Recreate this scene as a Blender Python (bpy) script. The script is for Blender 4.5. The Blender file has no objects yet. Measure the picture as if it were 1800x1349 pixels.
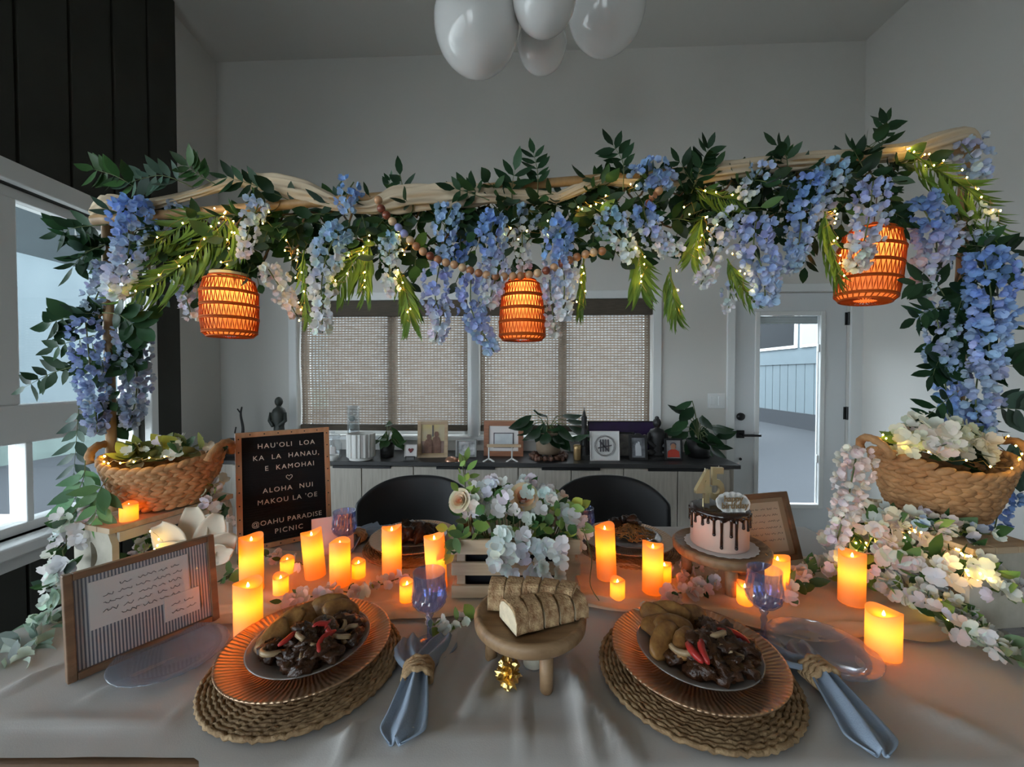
import bpy, math, random
from mathutils import Vector, Matrix, Euler, noise
PI = math.pi
sc = bpy.context.scene
COL = sc.collection
random.seed(7)
R = random.random
U = random.uniform

# ------------------------------------------------------------------ camera
F = 715.0
PITCH = math.radians(1.16)
CP, SP = math.cos(PITCH), math.sin(PITCH)
CAMZ = 1.30
cd = bpy.data.cameras.new('camera'); cam = bpy.data.objects.new('camera', cd); COL.objects.link(cam)
cam.location = (0, 0, CAMZ); cam.rotation_euler = (PI/2 - PITCH, 0, 0)
cd.sensor_width = 36; cd.lens = 36*F/1800; cd.clip_start = 0.02; cd.clip_end = 200
sc.camera = cam
# ------------------------------------------------------------------ world: even overcast sky
SKY = 10.2
w = bpy.data.worlds.new('overcast_sky'); sc.world = w; w.use_nodes = True
bg = w.node_tree.nodes['Background']; bg.inputs[0].default_value = (0.83, 0.925, 1.0, 1); bg.inputs[1].default_value = SKY
vs = sc.view_settings
vs.view_transform = 'Standard'; vs.look = 'None'; vs.gamma = 1; vs.use_curve_mapping = False; vs.exposure = 0.15
CANDLE_W = 0.175
LANTERN_W = 0.50
BULB_L = 110

def ray(px, py):
    dx = (px-900)/F; dy = (674.5-py)/F
    return Vector((dx, CP+dy*SP, dy*CP-SP))
def P(px, py, Y):                       # point at world depth Y
    d = ray(px, py); return Vector((0, 0, CAMZ)) + d*(Y/d.y)
TZ = 0.752
def T(px, py, z=TZ):                    # point on a horizontal plane
    d = ray(px, py); return Vector((0, 0, CAMZ)) + d*((z-CAMZ)/d.z)

# ------------------------------------------------------------------ mesh helpers
class MB:
    def __init__(s): s.v = []; s.f = []
    def add(s, vs_, fs, M=None):
        o = len(s.v)
        s.v += [tuple(M @ Vector(p)) for p in vs_] if M is not None else [tuple(p) for p in vs_]
        s.f += [tuple(i+o for i in f) for f in fs]; return s
    def box(s, x0, x1, y0, y1, z0, z1, M=None):
        v = [(x0,y0,z0),(x1,y0,z0),(x1,y1,z0),(x0,y1,z0),(x0,y0,z1),(x1,y0,z1),(x1,y1,z1),(x0,y1,z1)]
        return s.add(v, [(0,3,2,1),(4,5,6,7),(0,1,5,4),(1,2,6,5),(2,3,7,6),(3,0,4,7)], M)
    def lathe(s, prof, n=24, M=None, mod=None):
        v = []; f = []
        for (r, z) in prof:
            for i in range(n):
                a = 2*PI*i/n
                rr, zz = (r, z) if mod is None else mod(r, z, a)
                v.append((rr*math.cos(a), rr*math.sin(a), zz))
        m = len(prof)
        for j in range(m-1):
            for i in range(n):
                k = (i+1) % n
                f.append((j*n+i, j*n+k, (j+1)*n+k, (j+1)*n+i))
        return s.add(v, f, M)
    def disc(s, r, z, n=24, M=None):
        return s.add([(r*math.cos(2*PI*i/n), r*math.sin(2*PI*i/n), z) for i in range(n)], [tuple(range(n))], M)
    def tube(s, pts, r, n=6, closed=False, caps=True, M=None, mod=None):
        pts = [Vector(p) for p in pts]; m = len(pts); v = []; f = []
        up = None
        for j, p in enumerate(pts):
            if closed: t = pts[(j+1) % m]-pts[j-1]
            else: t = pts[min(j+1, m-1)]-pts[max(j-1, 0)]
            if t.length < 1e-9: t = Vector((0, 0, 1))
            t.normalize()
            if up is None:
                up = Vector((0, 0, 1)) if abs(t.z) < .9 else Vector((1, 0, 0))
            a = t.cross(up)
            if a.length < 1e-6: a = t.orthogonal()
            a.normalize(); b = a.cross(t); up = b
            rr = r[j] if isinstance(r, (list, tuple)) else r
            for i in range(n):
                th = 2*PI*i/n
                q = rr if mod is None else mod(rr, j/(m-1), th)
                v.append(p + a*(math.cos(th)*q) + b*(math.sin(th)*q))
        for j in range(m if closed else m-1):
            jj = (j+1) % m
            for i in range(n):
                k = (i+1) % n
                f.append((j*n+i, j*n+k, jj*n+k, jj*n+i))
        if caps and not closed:
            f.append(tuple(range(n))[::-1]); f.append(tuple((m-1)*n+i for i in range(n)))
        return s.add(v, f, M)
    def ball(s, c, r, nu=12, nv=8, M=None, mod=None):
        if not isinstance(r, (tuple, list)): r = (r, r, r)
        v = [(c[0], c[1], c[2]-r[2])]; f = []
        for j in range(1, nv):
            ph = -PI/2+PI*j/nv
            for i in range(nu):
                th = 2*PI*i/nu
                d = Vector((math.cos(ph)*math.cos(th), math.cos(ph)*math.sin(th), math.sin(ph)))
                q = 1 if mod is None else mod(d)
                v.append((c[0]+r[0]*d.x*q, c[1]+r[1]*d.y*q, c[2]+r[2]*d.z*q))
        v.append((c[0], c[1], c[2]+r[2])); L = len(v)-1
        for i in range(nu):
            k = (i+1) % nu
            f.append((0, 1+k, 1+i)); f.append((L, 1+(nv-2)*nu+i, 1+(nv-2)*nu+k))
            for j in range(nv-2):
                f.append((1+j*nu+i, 1+j*nu+k, 1+(j+1)*nu+k, 1+(j+1)*nu+i))
        return s.add(v, f, M)
    def grid(s, fn, nu, nv, M=None):
        v = [fn(i/nu, j/nv) for j in range(nv+1) for i in range(nu+1)]
        f = [(j*(nu+1)+i, j*(nu+1)+i+1, (j+1)*(nu+1)+i+1, (j+1)*(nu+1)+i) for j in range(nv) for i in range(nu)]
        return s.add(v, f, M)
    def prism(s, poly, y0, y1, M=None):             # outline in x,z extruded along y
        n = len(poly)
        v = [(x, y0, z) for x, z in poly]+[(x, y1, z) for x, z in poly]
        f = [tuple(range(n)), tuple(range(2*n-1, n-1, -1))]
        f += [(i, i+n, (i+1) % n+n, (i+1) % n) for i in range(n)]
        return s.add(v, f, M)
    def mesh(s, name, smooth=False):
        m = bpy.data.meshes.new(name); m.from_pydata(s.v, [], s.f); m.update()
        if smooth: m.shade_smooth()
        return m

def put(name, mesh, mat=None, parent=None, loc=(0,0,0), rot=(0,0,0), scale=None, color=None):
    o = bpy.data.objects.new(name, mesh); COL.objects.link(o)
    if mat is not None and len(mesh.materials) == 0: mesh.materials.append(mat)
    o.parent = parent; o.location = loc
    if isinstance(rot, Matrix): o.rotation_euler = rot.to_euler()
    else: o.rotation_euler = rot
    if scale is not None: o.scale = scale if isinstance(scale, (tuple, list)) else (scale,)*3
    if color is not None: o.color = (*color, 1)
    return o
def build(name, mb, mat, parent=None, smooth=False, bev=0, loc=(0,0,0), rot=(0,0,0)):
    o = put(name, mb.mesh(name, smooth), mat, parent, loc, rot)
    if bev:
        m = o.modifiers.new('bevel', 'BEVEL'); m.width = bev; m.segments = 2; m.limit_method = 'ANGLE'
    return o
def thing(name, label, cat, loc=(0,0,0), rot=(0,0,0), group=None):
    o = bpy.data.objects.new(name, None); COL.objects.link(o); o.empty_display_size = .05
    o.location = loc; o.rotation_euler = rot
    return tag(o, label, cat, group)
def tag(o, label, cat, group=None, kind=None):
    o['label'] = label; o['category'] = cat
    if group: o['group'] = group
    if kind: o['kind'] = kind
    return o
def struct(o): o['kind'] = 'structure'; return o
def aim(d, up=Vector((0, 0, 1))):                  # matrix whose local Z looks along d
    d = Vector(d)
    return d.to_track_quat('Z', 'Y').to_matrix()
def text(body, size, depth=.001, shear=0, space=1.0, bold=0):
    c = bpy.data.curves.new('lettering', 'FONT'); c.body = body; c.size = size; c.extrude = depth; c.shear = shear
    c.offset = bold; c.align_x = 'CENTER'; c.space_character = space; c.resolution_u = 3
    o = bpy.data.objects.new('tmp', c); COL.objects.link(o)
    m = bpy.data.meshes.new_from_object(o); bpy.data.objects.remove(o); bpy.data.curves.remove(c)
    return m
def spline(pts, n):                                # smooth path through points
    pts = [Vector(p) for p in pts]; out = []
    m = len(pts)-1
    for k in range(n+1):
        u = k/n*m; i = min(int(u), m-1); t = u-i
        p0 = pts[max(i-1, 0)]; p1 = pts[i]; p2 = pts[i+1]; p3 = pts[min(i+2, m)]
        out.append(.5*((2*p1)+(p2-p0)*t+(2*p0-5*p1+4*p2-p3)*t*t+(3*p1-p0-3*p2+p3)*t**3))
    return out

# ------------------------------------------------------------------ materials
def nodes(name):
    m = bpy.data.materials.new(name); m.use_nodes = True
    return m, m.node_tree.nodes, m.node_tree.links, m.node_tree.nodes['Principled BSDF']
def mat(name, c, rough=.6, metal=0, var=.0, scale=8, c2=None, bump=0, bscale=60, stretch=None, spec=.4, coat=0):
    m, N, L, b = nodes(name)
    b.inputs['Base Color'].default_value = (*c, 1); b.inputs['Roughness'].default_value = rough
    b.inputs['Metallic'].default_value = metal; b.inputs['Specular IOR Level'].default_value = spec
    b.inputs['Coat Weight'].default_value = coat
    tc = N.new('ShaderNodeTexCoord'); src = tc.outputs['Object']
    if stretch:
        mp = N.new('ShaderNodeMapping'); mp.inputs['Scale'].default_value = stretch
        L.new(src, mp.inputs[0]); src = mp.outputs[0]
    if var or c2:
        n = N.new('ShaderNodeTexNoise'); n.inputs['Scale'].default_value = scale; n.inputs['Detail'].default_value = 5
        L.new(src, n.inputs['Vector'])
        r = N.new('ShaderNodeValToRGB'); r.color_ramp.elements[0].position = .3; r.color_ramp.elements[1].position = .7
        a = c; d = c2 if c2 else tuple(min(1, x*(1+var)) for x in c)
        if not c2: a = tuple(x*(1-var) for x in c)
        r.color_ramp.elements[0].color = (*a, 1); r.color_ramp.elements[1].color = (*d, 1)
        L.new(n.outputs['Fac'], r.inputs[0]); L.new(r.outputs[0], b.inputs['Base Color'])
    if bump:
        n2 = N.new('ShaderNodeTexNoise'); n2.inputs['Scale'].default_value = bscale; n2.inputs['Detail'].default_value = 4
        L.new(src, n2.inputs['Vector'])
        bp = N.new('ShaderNodeBump'); bp.inputs['Strength'].default_value = bump; bp.inputs['Distance'].default_value = .01
        L.new(n2.outputs['Fac'], bp.inputs['Height']); L.new(bp.outputs[0], b.inputs['Normal'])
    return m
def thin(name, c, tr=.35, rough=.6, vary=.12, objcol=False):     # petals, leaves, cloth: light passes through
    m, N, L, b = nodes(name)
    b.inputs['Roughness'].default_value = rough; b.inputs['Specular IOR Level'].default_value = .25
    t = N.new('ShaderNodeBsdfTranslucent'); mx = N.new('ShaderNodeMixShader'); mx.inputs[0].default_value = tr
    oi = N.new('ShaderNodeObjectInfo')
    hsv = N.new('ShaderNodeHueSaturation'); mr = N.new('ShaderNodeMapRange')
    mr.inputs['To Min'].default_value = 1-vary; mr.inputs['To Max'].default_value = 1+vary
    L.new(oi.outputs['Random'], mr.inputs[0]); L.new(mr.outputs[0], hsv.inputs['Value'])
    if objcol: L.new(oi.outputs['Color'], hsv.inputs['Color'])
    else: hsv.inputs['Color'].default_value = (*c, 1)
    L.new(hsv.outputs[0], b.inputs['Base Color']); L.new(hsv.outputs[0], t.inputs[0])
    L.new(b.outputs[0], mx.inputs[1]); L.new(t.outputs[0], mx.inputs[2])
    L.new(mx.outputs[0], N['Material Output'].inputs[0])
    return m
def emit(name, c, s):
    m, N, L, b = nodes(name); b.inputs['Base Color'].default_value = (*c, 1)
    b.inputs['Emission Color'].default_value = (*c, 1); b.inputs['Emission Strength'].default_value = s
    return m
def glass(name, c=(1,1,1), gloss=.08, rough=.02, body=0):
    m, N, L, b = nodes(name)
    t = N.new('ShaderNodeBsdfTransparent'); t.inputs[0].default_value = (*c, 1)
    g = N.new('ShaderNodeBsdfGlossy'); g.inputs['Roughness'].default_value = rough
    fr = N.new('ShaderNodeLayerWeight'); fr.inputs['Blend'].default_value = .5
    pw = N.new('ShaderNodeMath'); pw.operation = 'POWER'; pw.inputs[1].default_value = 4; L.new(fr.outputs['Facing'], pw.inputs[0])
    ad = N.new('ShaderNodeMath'); ad.operation = 'MULTIPLY_ADD'; ad.use_clamp = True; ad.inputs[1].default_value = .6; ad.inputs[2].default_value = gloss
    L.new(pw.outputs[0], ad.inputs[0])
    mx = N.new('ShaderNodeMixShader'); L.new(ad.outputs[0], mx.inputs[0]); L.new(t.outputs[0], mx.inputs[1]); L.new(g.outputs[0], mx.inputs[2])
    out = mx.outputs[0]
    if body:
        d = N.new('ShaderNodeBsdfDiffuse'); d.inputs[0].default_value = (*c, 1)
        m2 = N.new('ShaderNodeMixShader'); m2.inputs[0].default_value = body
        L.new(out, m2.inputs[1]); L.new(d.outputs[0], m2.inputs[2]); out = m2.outputs[0]
    L.new(out, N['Material Output'].inputs[0])
    return m

MT = {}
MT['wall'] = mat('wall_paint', (.62,.605,.57), .9, bump=.05, bscale=250, var=.015, scale=2)
MT['ceiling'] = mat('ceiling_paint', (.60,.585,.55), .95, bump=.06, bscale=120)
MT['darkwall'] = mat('charcoal_panel_paint', (.035,.036,.030), .8, var=.15, scale=3)
MT['white'] = mat('white_trim_paint', (.72,.73,.72), .45)
MT['door'] = mat('white_door_paint', (.66,.68,.69), .45)
MT['black'] = mat('black_metal', (.012,.012,.013), .4)
MT['floor'] = mat('dark_floor_boards', (.06,.055,.05), .5, c2=(.12,.105,.09), scale=5, stretch=(1,12,1))
MT['concrete'] = mat('concrete', (.0125,.0155,.0195), .9, var=.12, scale=9, bump=.1, bscale=40)  # far darker than real concrete, to hold down outdoor brightness under the sky
MT['siding'] = mat('darkened_siding', (.075,.10,.112), .8, var=.06, scale=6)  # paint darkened to offset the strong sky outdoors
MT['pane'] = glass('window_glass', (.97,.99,1), .025)
MT['oak'] = mat('greyed_oak_veneer', (.36,.325,.275), .6, c2=(.46,.42,.36), scale=7, stretch=(9,9,.7), bump=.05, bscale=30)
MT['blacktop'] = mat('charcoal_worktop', (.035,.034,.034), .45, var=.2, scale=6)
MT['pine'] = mat('pale_pine', (.40,.28,.17), .6, c2=(.55,.41,.27), scale=6, stretch=(1,9,9), bump=.06, bscale=25)
MT['walnut'] = mat('brown_wood', (.13,.07,.038), .5, c2=(.22,.125,.068), scale=6, stretch=(1.2,9,9), bump=.08, bscale=25)
MT['acacia'] = mat('acacia_board', (.17,.095,.045), .5, c2=(.34,.21,.11), scale=7, stretch=(1.2,11,5), bump=.08, bscale=25)
MT['bamboo'] = mat('bamboo', (.30,.17,.07), .45, c2=(.42,.26,.12), scale=14, stretch=(3,3,.6))
MT['whitewash'] = mat('whitewashed_wood', (.40,.36,.285), .75, c2=(.52,.48,.40), scale=5, stretch=(5,1,5), bump=.06, bscale=30)
MT['wicker'] = mat('woven_hyacinth', (.30,.14,.055), .75, c2=(.48,.26,.115), scale=35, bump=.3, bscale=120)
MT['mat'] = mat('woven_seagrass_mat', (.19,.11,.05), .8, c2=(.38,.25,.13), scale=45, bump=.4, bscale=160)
MT['linen'] = mat('white_tablecloth', (.46,.435,.41), .75, bump=.05, bscale=500, var=.02, scale=3)
MT['gauze'] = thin('beige_gauze', (.72,.60,.44), .25, .9, 0)
MT['swag'] = thin('cream_gauze', (.66,.53,.37), .2, .9, 0)
MT['leaf'] = thin('dark_green_leaf', (.05,.12,.045), .28, .45, .35, True)
MT['palm'] = thin('palm_green', (.14,.24,.045), .35, .4, .3)
MT['petal'] = thin('silk_petal', (1,1,1), .35, .7, .10, True)
MT['stem'] = mat('plant_stem', (.12,.15,.06), .7)
MT['twig'] = mat('brown_twig', (.16,.10,.05), .8)
MT['bulb'] = emit('fairy_bulb', (1.0,.63,.10), BULB_L)
MT['wire'] = mat('copper_wire', (.45,.28,.10), .35, .8)
MT['flame'] = emit('led_flame', (1.0,.72,.25), 9)
MT['unlit'] = mat('cream_wax', (.75,.66,.50), .5)
MT['cord'] = thin('orange_cord', (.50,.10,.012), .22, .5, 0)
MT['liner'] = thin('peach_liner', (.95,.48,.22), .6, .6, 0)
MT['bluecloth'] = mat('dusty_blue_linen', (.255,.31,.39), .85, var=.06, scale=25, bump=.15, bscale=400)
MT['rope'] = mat('jute_rope', (.33,.20,.10), .85, c2=(.48,.32,.17), scale=60, bump=.4, bscale=220)
MT['goblet'] = glass('blue_goblet_glass', (.68,.76,.97), .14, .04, .03)
MT['blueplate'] = glass('blue_glass_plate', (.70,.76,.86), .09, .08, .13)
MT['clear'] = glass('clear_glass', (.92,.94,.95), .08, .02, .05)
MT['gold'] = mat('gold_foil', (.75,.52,.18), .28, 1.0)
MT['goldpaint'] = mat('gold_candle', (.62,.50,.28), .35, .7)
MT['ceramic'] = mat('white_ceramic', (.66,.65,.62), .4)
MT['paper'] = mat('white_card', (.66,.62,.60), .8, var=.03, scale=5)
MT['ink'] = mat('grey_ink', (.10,.09,.10), .8)
MT['felt'] = mat('black_felt', (.006,.006,.007), .95)
MT['lettering'] = mat('cream_letters', (.72,.66,.56), .5)
MT['latex'] = mat('white_latex', (.78,.775,.76), .14, spec=.6, coat=.3)
MT['bronze'] = mat('dark_bronze', (.018,.017,.017), .5, var=.3, scale=12)
MT['plastic'] = mat('black_plastic', (.010,.010,.011), .5)

# charger plate: radial embossed, copper-gold glaze
def charger_mat():
    m, N, L, b = nodes('embossed_copper_charger')
    b.inputs['Base Color'].default_value = (.46,.30,.185,1); b.inputs['Metallic'].default_value = .85; b.inputs['Roughness'].default_value = .30
    tc = N.new('ShaderNodeTexCoord'); sp = N.new('ShaderNodeSeparateXYZ'); L.new(tc.outputs['Object'], sp.inputs[0])
    at = N.new('ShaderNodeMath'); at.operation = 'ARCTAN2'; L.new(sp.outputs[1], at.inputs[0]); L.new(sp.outputs[0], at.inputs[1])
    ml = N.new('ShaderNodeMath'); ml.operation = 'MULTIPLY'; ml.inputs[1].default_value = 95; L.new(at.outputs[0], ml.inputs[0])
    n = N.new('ShaderNodeTexNoise'); n.inputs['Scale'].default_value = 40; L.new(tc.outputs['Object'], n.inputs['Vector'])
    m3 = N.new('ShaderNodeMath'); m3.operation = 'MULTIPLY_ADD'; m3.inputs[1].default_value = 5; L.new(n.outputs[0], m3.inputs[0]); L.new(ml.outputs[0], m3.inputs[2])
    s = N.new('ShaderNodeMath'); s.operation = 'SINE'; L.new(m3.outputs[0], s.inputs[0])
    bp = N.new('ShaderNodeBump'); bp.inputs['Strength'].default_value = .45; bp.inputs['Distance'].default_value = .002
    L.new(s.outputs[0], bp.inputs['Height']); L.new(bp.outputs[0], b.inputs['Normal'])
    return m
MT['charger'] = charger_mat()
# LED wax: thin wax wall that the lamp inside shines through
def wax():
    m, N, L, b = nodes('led_candle_wax')
    b.inputs['Base Color'].default_value = (.80,.55,.28,1); b.inputs['Roughness'].default_value = .5
    t = N.new('ShaderNodeBsdfTranslucent'); t.inputs[0].default_value = (1,.44,.035,1)
    mx = N.new('ShaderNodeMixShader'); mx.inputs[0].default_value = .5
    L.new(b.outputs[0], mx.inputs[1]); L.new(t.outputs[0], mx.inputs[2]); L.new(mx.outputs[0], N['Material Output'].inputs[0])
    return m
MT['wax'] = wax()
# woven bamboo shade
def shade_mat():
    m, N, L, b = nodes('woven_bamboo_shade')
    tc = N.new('ShaderNodeTexCoord'); sp = N.new('ShaderNodeSeparateXYZ'); L.new(tc.outputs['Object'], sp.inputs[0])
    def math_(op, a, b_=None, clamp=False):
        q = N.new('ShaderNodeMath'); q.operation = op; q.use_clamp = clamp
        for i, x in enumerate((a, b_)):
            if x is None: continue
            if isinstance(x, (int, float)): q.inputs[i].default_value = x
            else: L.new(x, q.inputs[i])
        return q.outputs[0]
    n = N.new('ShaderNodeTexNoise'); n.inputs['Scale'].default_value = 30
    mp = N.new('ShaderNodeMapping'); mp.inputs['Scale'].default_value = (.5,1,3); L.new(tc.outputs['Object'], mp.inputs[0]); L.new(mp.outputs[0], n.inputs[0])
    slat = math_('SINE', math_('MULTIPLY', sp.outputs[2], 2*PI/.0205))
    thr = math_('SINE', math_('MULTIPLY', sp.outputs[0], 2*PI/.027))
    a = math_('ADD', slat, math_('MULTIPLY', math_('SUBTRACT', n.outputs[0], .5), 2.6))
    gap = math_('MULTIPLY', math_('SUBTRACT', a, .05), 2.2, True)
    gap = math_('MULTIPLY', gap, math_('ADD', math_('MULTIPLY', thr, .5), .62), True)
    gap = math_('MULTIPLY', gap, .70)
    b.inputs['Base Color'].default_value = (.17,.125,.09,1); b.inputs['Roughness'].default_value = .8
    t = N.new('ShaderNodeBsdfTranslucent'); t.inputs[0].default_value = (.165,.125,.092,1)
    mx = N.new('ShaderNodeMixShader'); mx.inputs[0].default_value = .55; L.new(b.outputs[0], mx.inputs[1]); L.new(t.outputs[0], mx.inputs[2])
    tr = N.new('ShaderNodeBsdfTransparent'); m2 = N.new('ShaderNodeMixShader'); L.new(gap, m2.inputs[0]); L.new(mx.outputs[0], m2.inputs[1]); L.new(tr.outputs[0], m2.inputs[2])
    L.new(m2.outputs[0], N['Material Output'].inputs[0])
    return m
MT['shade'] = shade_mat()
MT['valance'] = mat('dark_bamboo_valance', (.085,.068,.05), .8, var=.25, scale=25, stretch=(.5,1,8))

# ================================================================== THE ROOM
def holes_wall(x0, x1, z0, z1, holes, y0, y1):
    xs = sorted({x0, x1, *[h[0] for h in holes], *[h[1] for h in holes]}); zs = sorted({z0, z1, *[h[2] for h in holes], *[h[3] for h in holes]})
    mb = MB()
    for i in range(len(xs)-1):
        for j in range(len(zs)-1):
            cx = (xs[i]+xs[i+1])/2; cz = (zs[j]+zs[j+1])/2
            if any(h[0] < cx < h[1] and h[2] < cz < h[3] for h in holes): continue
            mb.box(xs[i], xs[i+1], y0, y1, zs[j], zs[j+1])
    return mb
CEIL = 3.80
# back wall frame: local x along wall, local y outwards
BROT = -math.radians(2.4); BY = 3.2
BM = Matrix.Translation((0, BY, 0)) @ Matrix.Rotation(BROT, 4, 'Z'); BI = BM.inverted()
def BW(px, py, off=0):
    o = BI @ Vector((0, 0, CAMZ)); d = BI.to_3x3() @ ray(px, py)
    q = o + d*((off-o.y)/d.y); return q.x, q.z
def on_back(o): o.matrix_world = BM; return o
def rect(x0, y0, x1, y1):
    a = BW(x0, y1); c = BW(x1, y0); return a[0], c[0], a[1], c[1]
W1 = rect(524, 526, 822, 766); W2 = rect(842, 526, 1148, 766); DR = rect(1288, 513, 1494, 947)
zt = (W1[3]+W2[3])/2; zb = (W1[2]+W2[2])/2
W1 = (W1[0], W1[1], zb, zt); W2 = (W2[0], W2[1], zb, zt); DR = (DR[0], DR[1], 0, DR[3])
o = build('wall_back', holes_wall(-2.6, 2.75, -.1, CEIL, [W1, W2, DR], 0, .16), MT['wall']); struct(on_back(o))
# left walls
LROT = math.atan(.049); LM = Matrix.Translation((-2.14, 0, 0)) @ Matrix.Rotation(LROT, 4, 'Z') @ Matrix.Rotation(PI/2, 4, 'Z'); LI = LM.inverted()
# local x runs along the wall (away from camera), local y points out of the room
def on_left(o): o.matrix_world = LM; return o
LE = 2.78
WL = (-2.0, 2.50, .57, 2.15)
o = build('wall_left', holes_wall(-3.4, LE, -.1, CEIL, [WL], .0, .14), MT['darkwall']); struct(on_left(o))
pb = MB(); pnl = []
xs = [LE-.235*k for k in range(0, 26)]
for k in range(25):
    a, c = xs[k+1]+.006, xs[k]-.006
    for (z0, z1) in ((WL[3]+.09, CEIL-.001), (.0, WL[2]-.09)) if a < WL[1]+.05 else ((0, CEIL-.001),):
        if a < WL[1]+.05 and c > WL[1]+.09 and False: pass
        p = build('panel', MB().box(a, c, -.022, .001, z0, z1), MT['darkwall'], o, bev=.006)
o = build('wall_far_left', MB().box(LE-.02, 3.5, .06, .2, -.1, CEIL), MT['wall']); struct(on_left(o))
o = build('wall_right', MB().box(2.645, 2.8, -3.0, 3.3, -.1, CEIL), MT['wall']); struct(o)
RW = (-1.9, -.5, .05, 2.3)
o = build('wall_rear', holes_wall(-2.3, 2.8, -.1, CEIL, [RW], -3.1, -2.95), MT['wall']); struct(o)
o = build('ceiling', MB().box(-2.6, 2.9, -3.2, 3.5, CEIL, CEIL+.1), MT['ceiling']); struct(o)
o = build('floor', MB().box(-2.6, 2.9, -3.2, 3.5, -.1, 0), MT['floor']); struct(o)
fl = o
bd = MB().box(-.07, .07, -.75, .75, 0, .004).mesh('floor_board')
bd.materials.append(MT['floor'])
for i in range(36):                                  # boards in the strip of floor towards the door
    for j in range(2):
        put('floor_board', bd, None, fl, (-2.45+.147*i, 2.35-1.51*j, 0))

# windows in the back wall
def back_window(n, Wd, mullion):
    x0, x1, z0, z1 = Wd
    r = bpy.data.objects.new('window_%d' % n, None); COL.objects.link(r); struct(r); r.matrix_world = BM
    t = .062
    fm = MB()
    fm.box(x0-t, x0, -.018, .0, z0-t, z1+t); fm.box(x1, x1+t if n == 2 else x1+.0885, -.018, .0, z0-t, z1+t)
    fm.box(x0, x1, -.018, 0, z1, z1+t)
    build('casing', fm, MT['white'], r, bev=.003)
    build('sill', MB().box(x0-t-.01, x1+.06, -.045, .0, z0-.03, z0), MT['white'], r, bev=.004)
    s = .04
    sm = MB().box(x0, x0+s, .09, .13, z0, z1).box(x1-s, x1, .09, .13, z0, z1).box(x0, x1, .09, .13, z0, z0+s).box(x0, x1, .09, .13, z1-s, z1)
    build('sash', sm, MT['white'], r)
    build('mullion', MB().box(mullion-.035, mullion+.035, .085, .135, z0, z1), MT['white'], r)
    build('pane', MB().box(x0+s, mullion-.035, .108, .112, z0+s, z1-s), MT['pane'], r)
    build('pane', MB().box(mullion+.035, x1-s, .108, .112, z0+s, z1-s), MT['pane'], r)
m1 = BW(684, 650)[0]; m2 = BW(990, 650)[0]
back_window(1, W1, m1); back_window(2, W2, m2)
for n, (Wd, lab) in enumerate(((W1, 'woven bamboo shade drawn down in the left back window'), (W2, 'woven bamboo shade drawn down in the right back window behind the centre lantern'))):
    x0, x1, z0, z1 = Wd
    r = thing('bamboo_blind', lab, 'window shade', group='woven shades in the back windows'); r.matrix_world = BM
    g = .008
    def sh(u, v, x0=x0, x1=x1): return (x0+g+u*(x1-x0-2*g), .045+.006*math.sin(v*9)+.002*math.sin(u*40+v*8), z0+.075+v*(z1-z0-.08))
    build('shade_panel', MB().grid(sh, 40, 40), MT['shade'], r, True)
    build('valance', MB().box(x0+.004, x1-.004, -.004, .03, z1-.125, z1-.003), MT['valance'], r, bev=.003)
    build('folded_hem', MB().box(x0+g, x1-g, .02, .062, z0+.035, z0+.085), MT['valance'], r, bev=.008)

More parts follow.
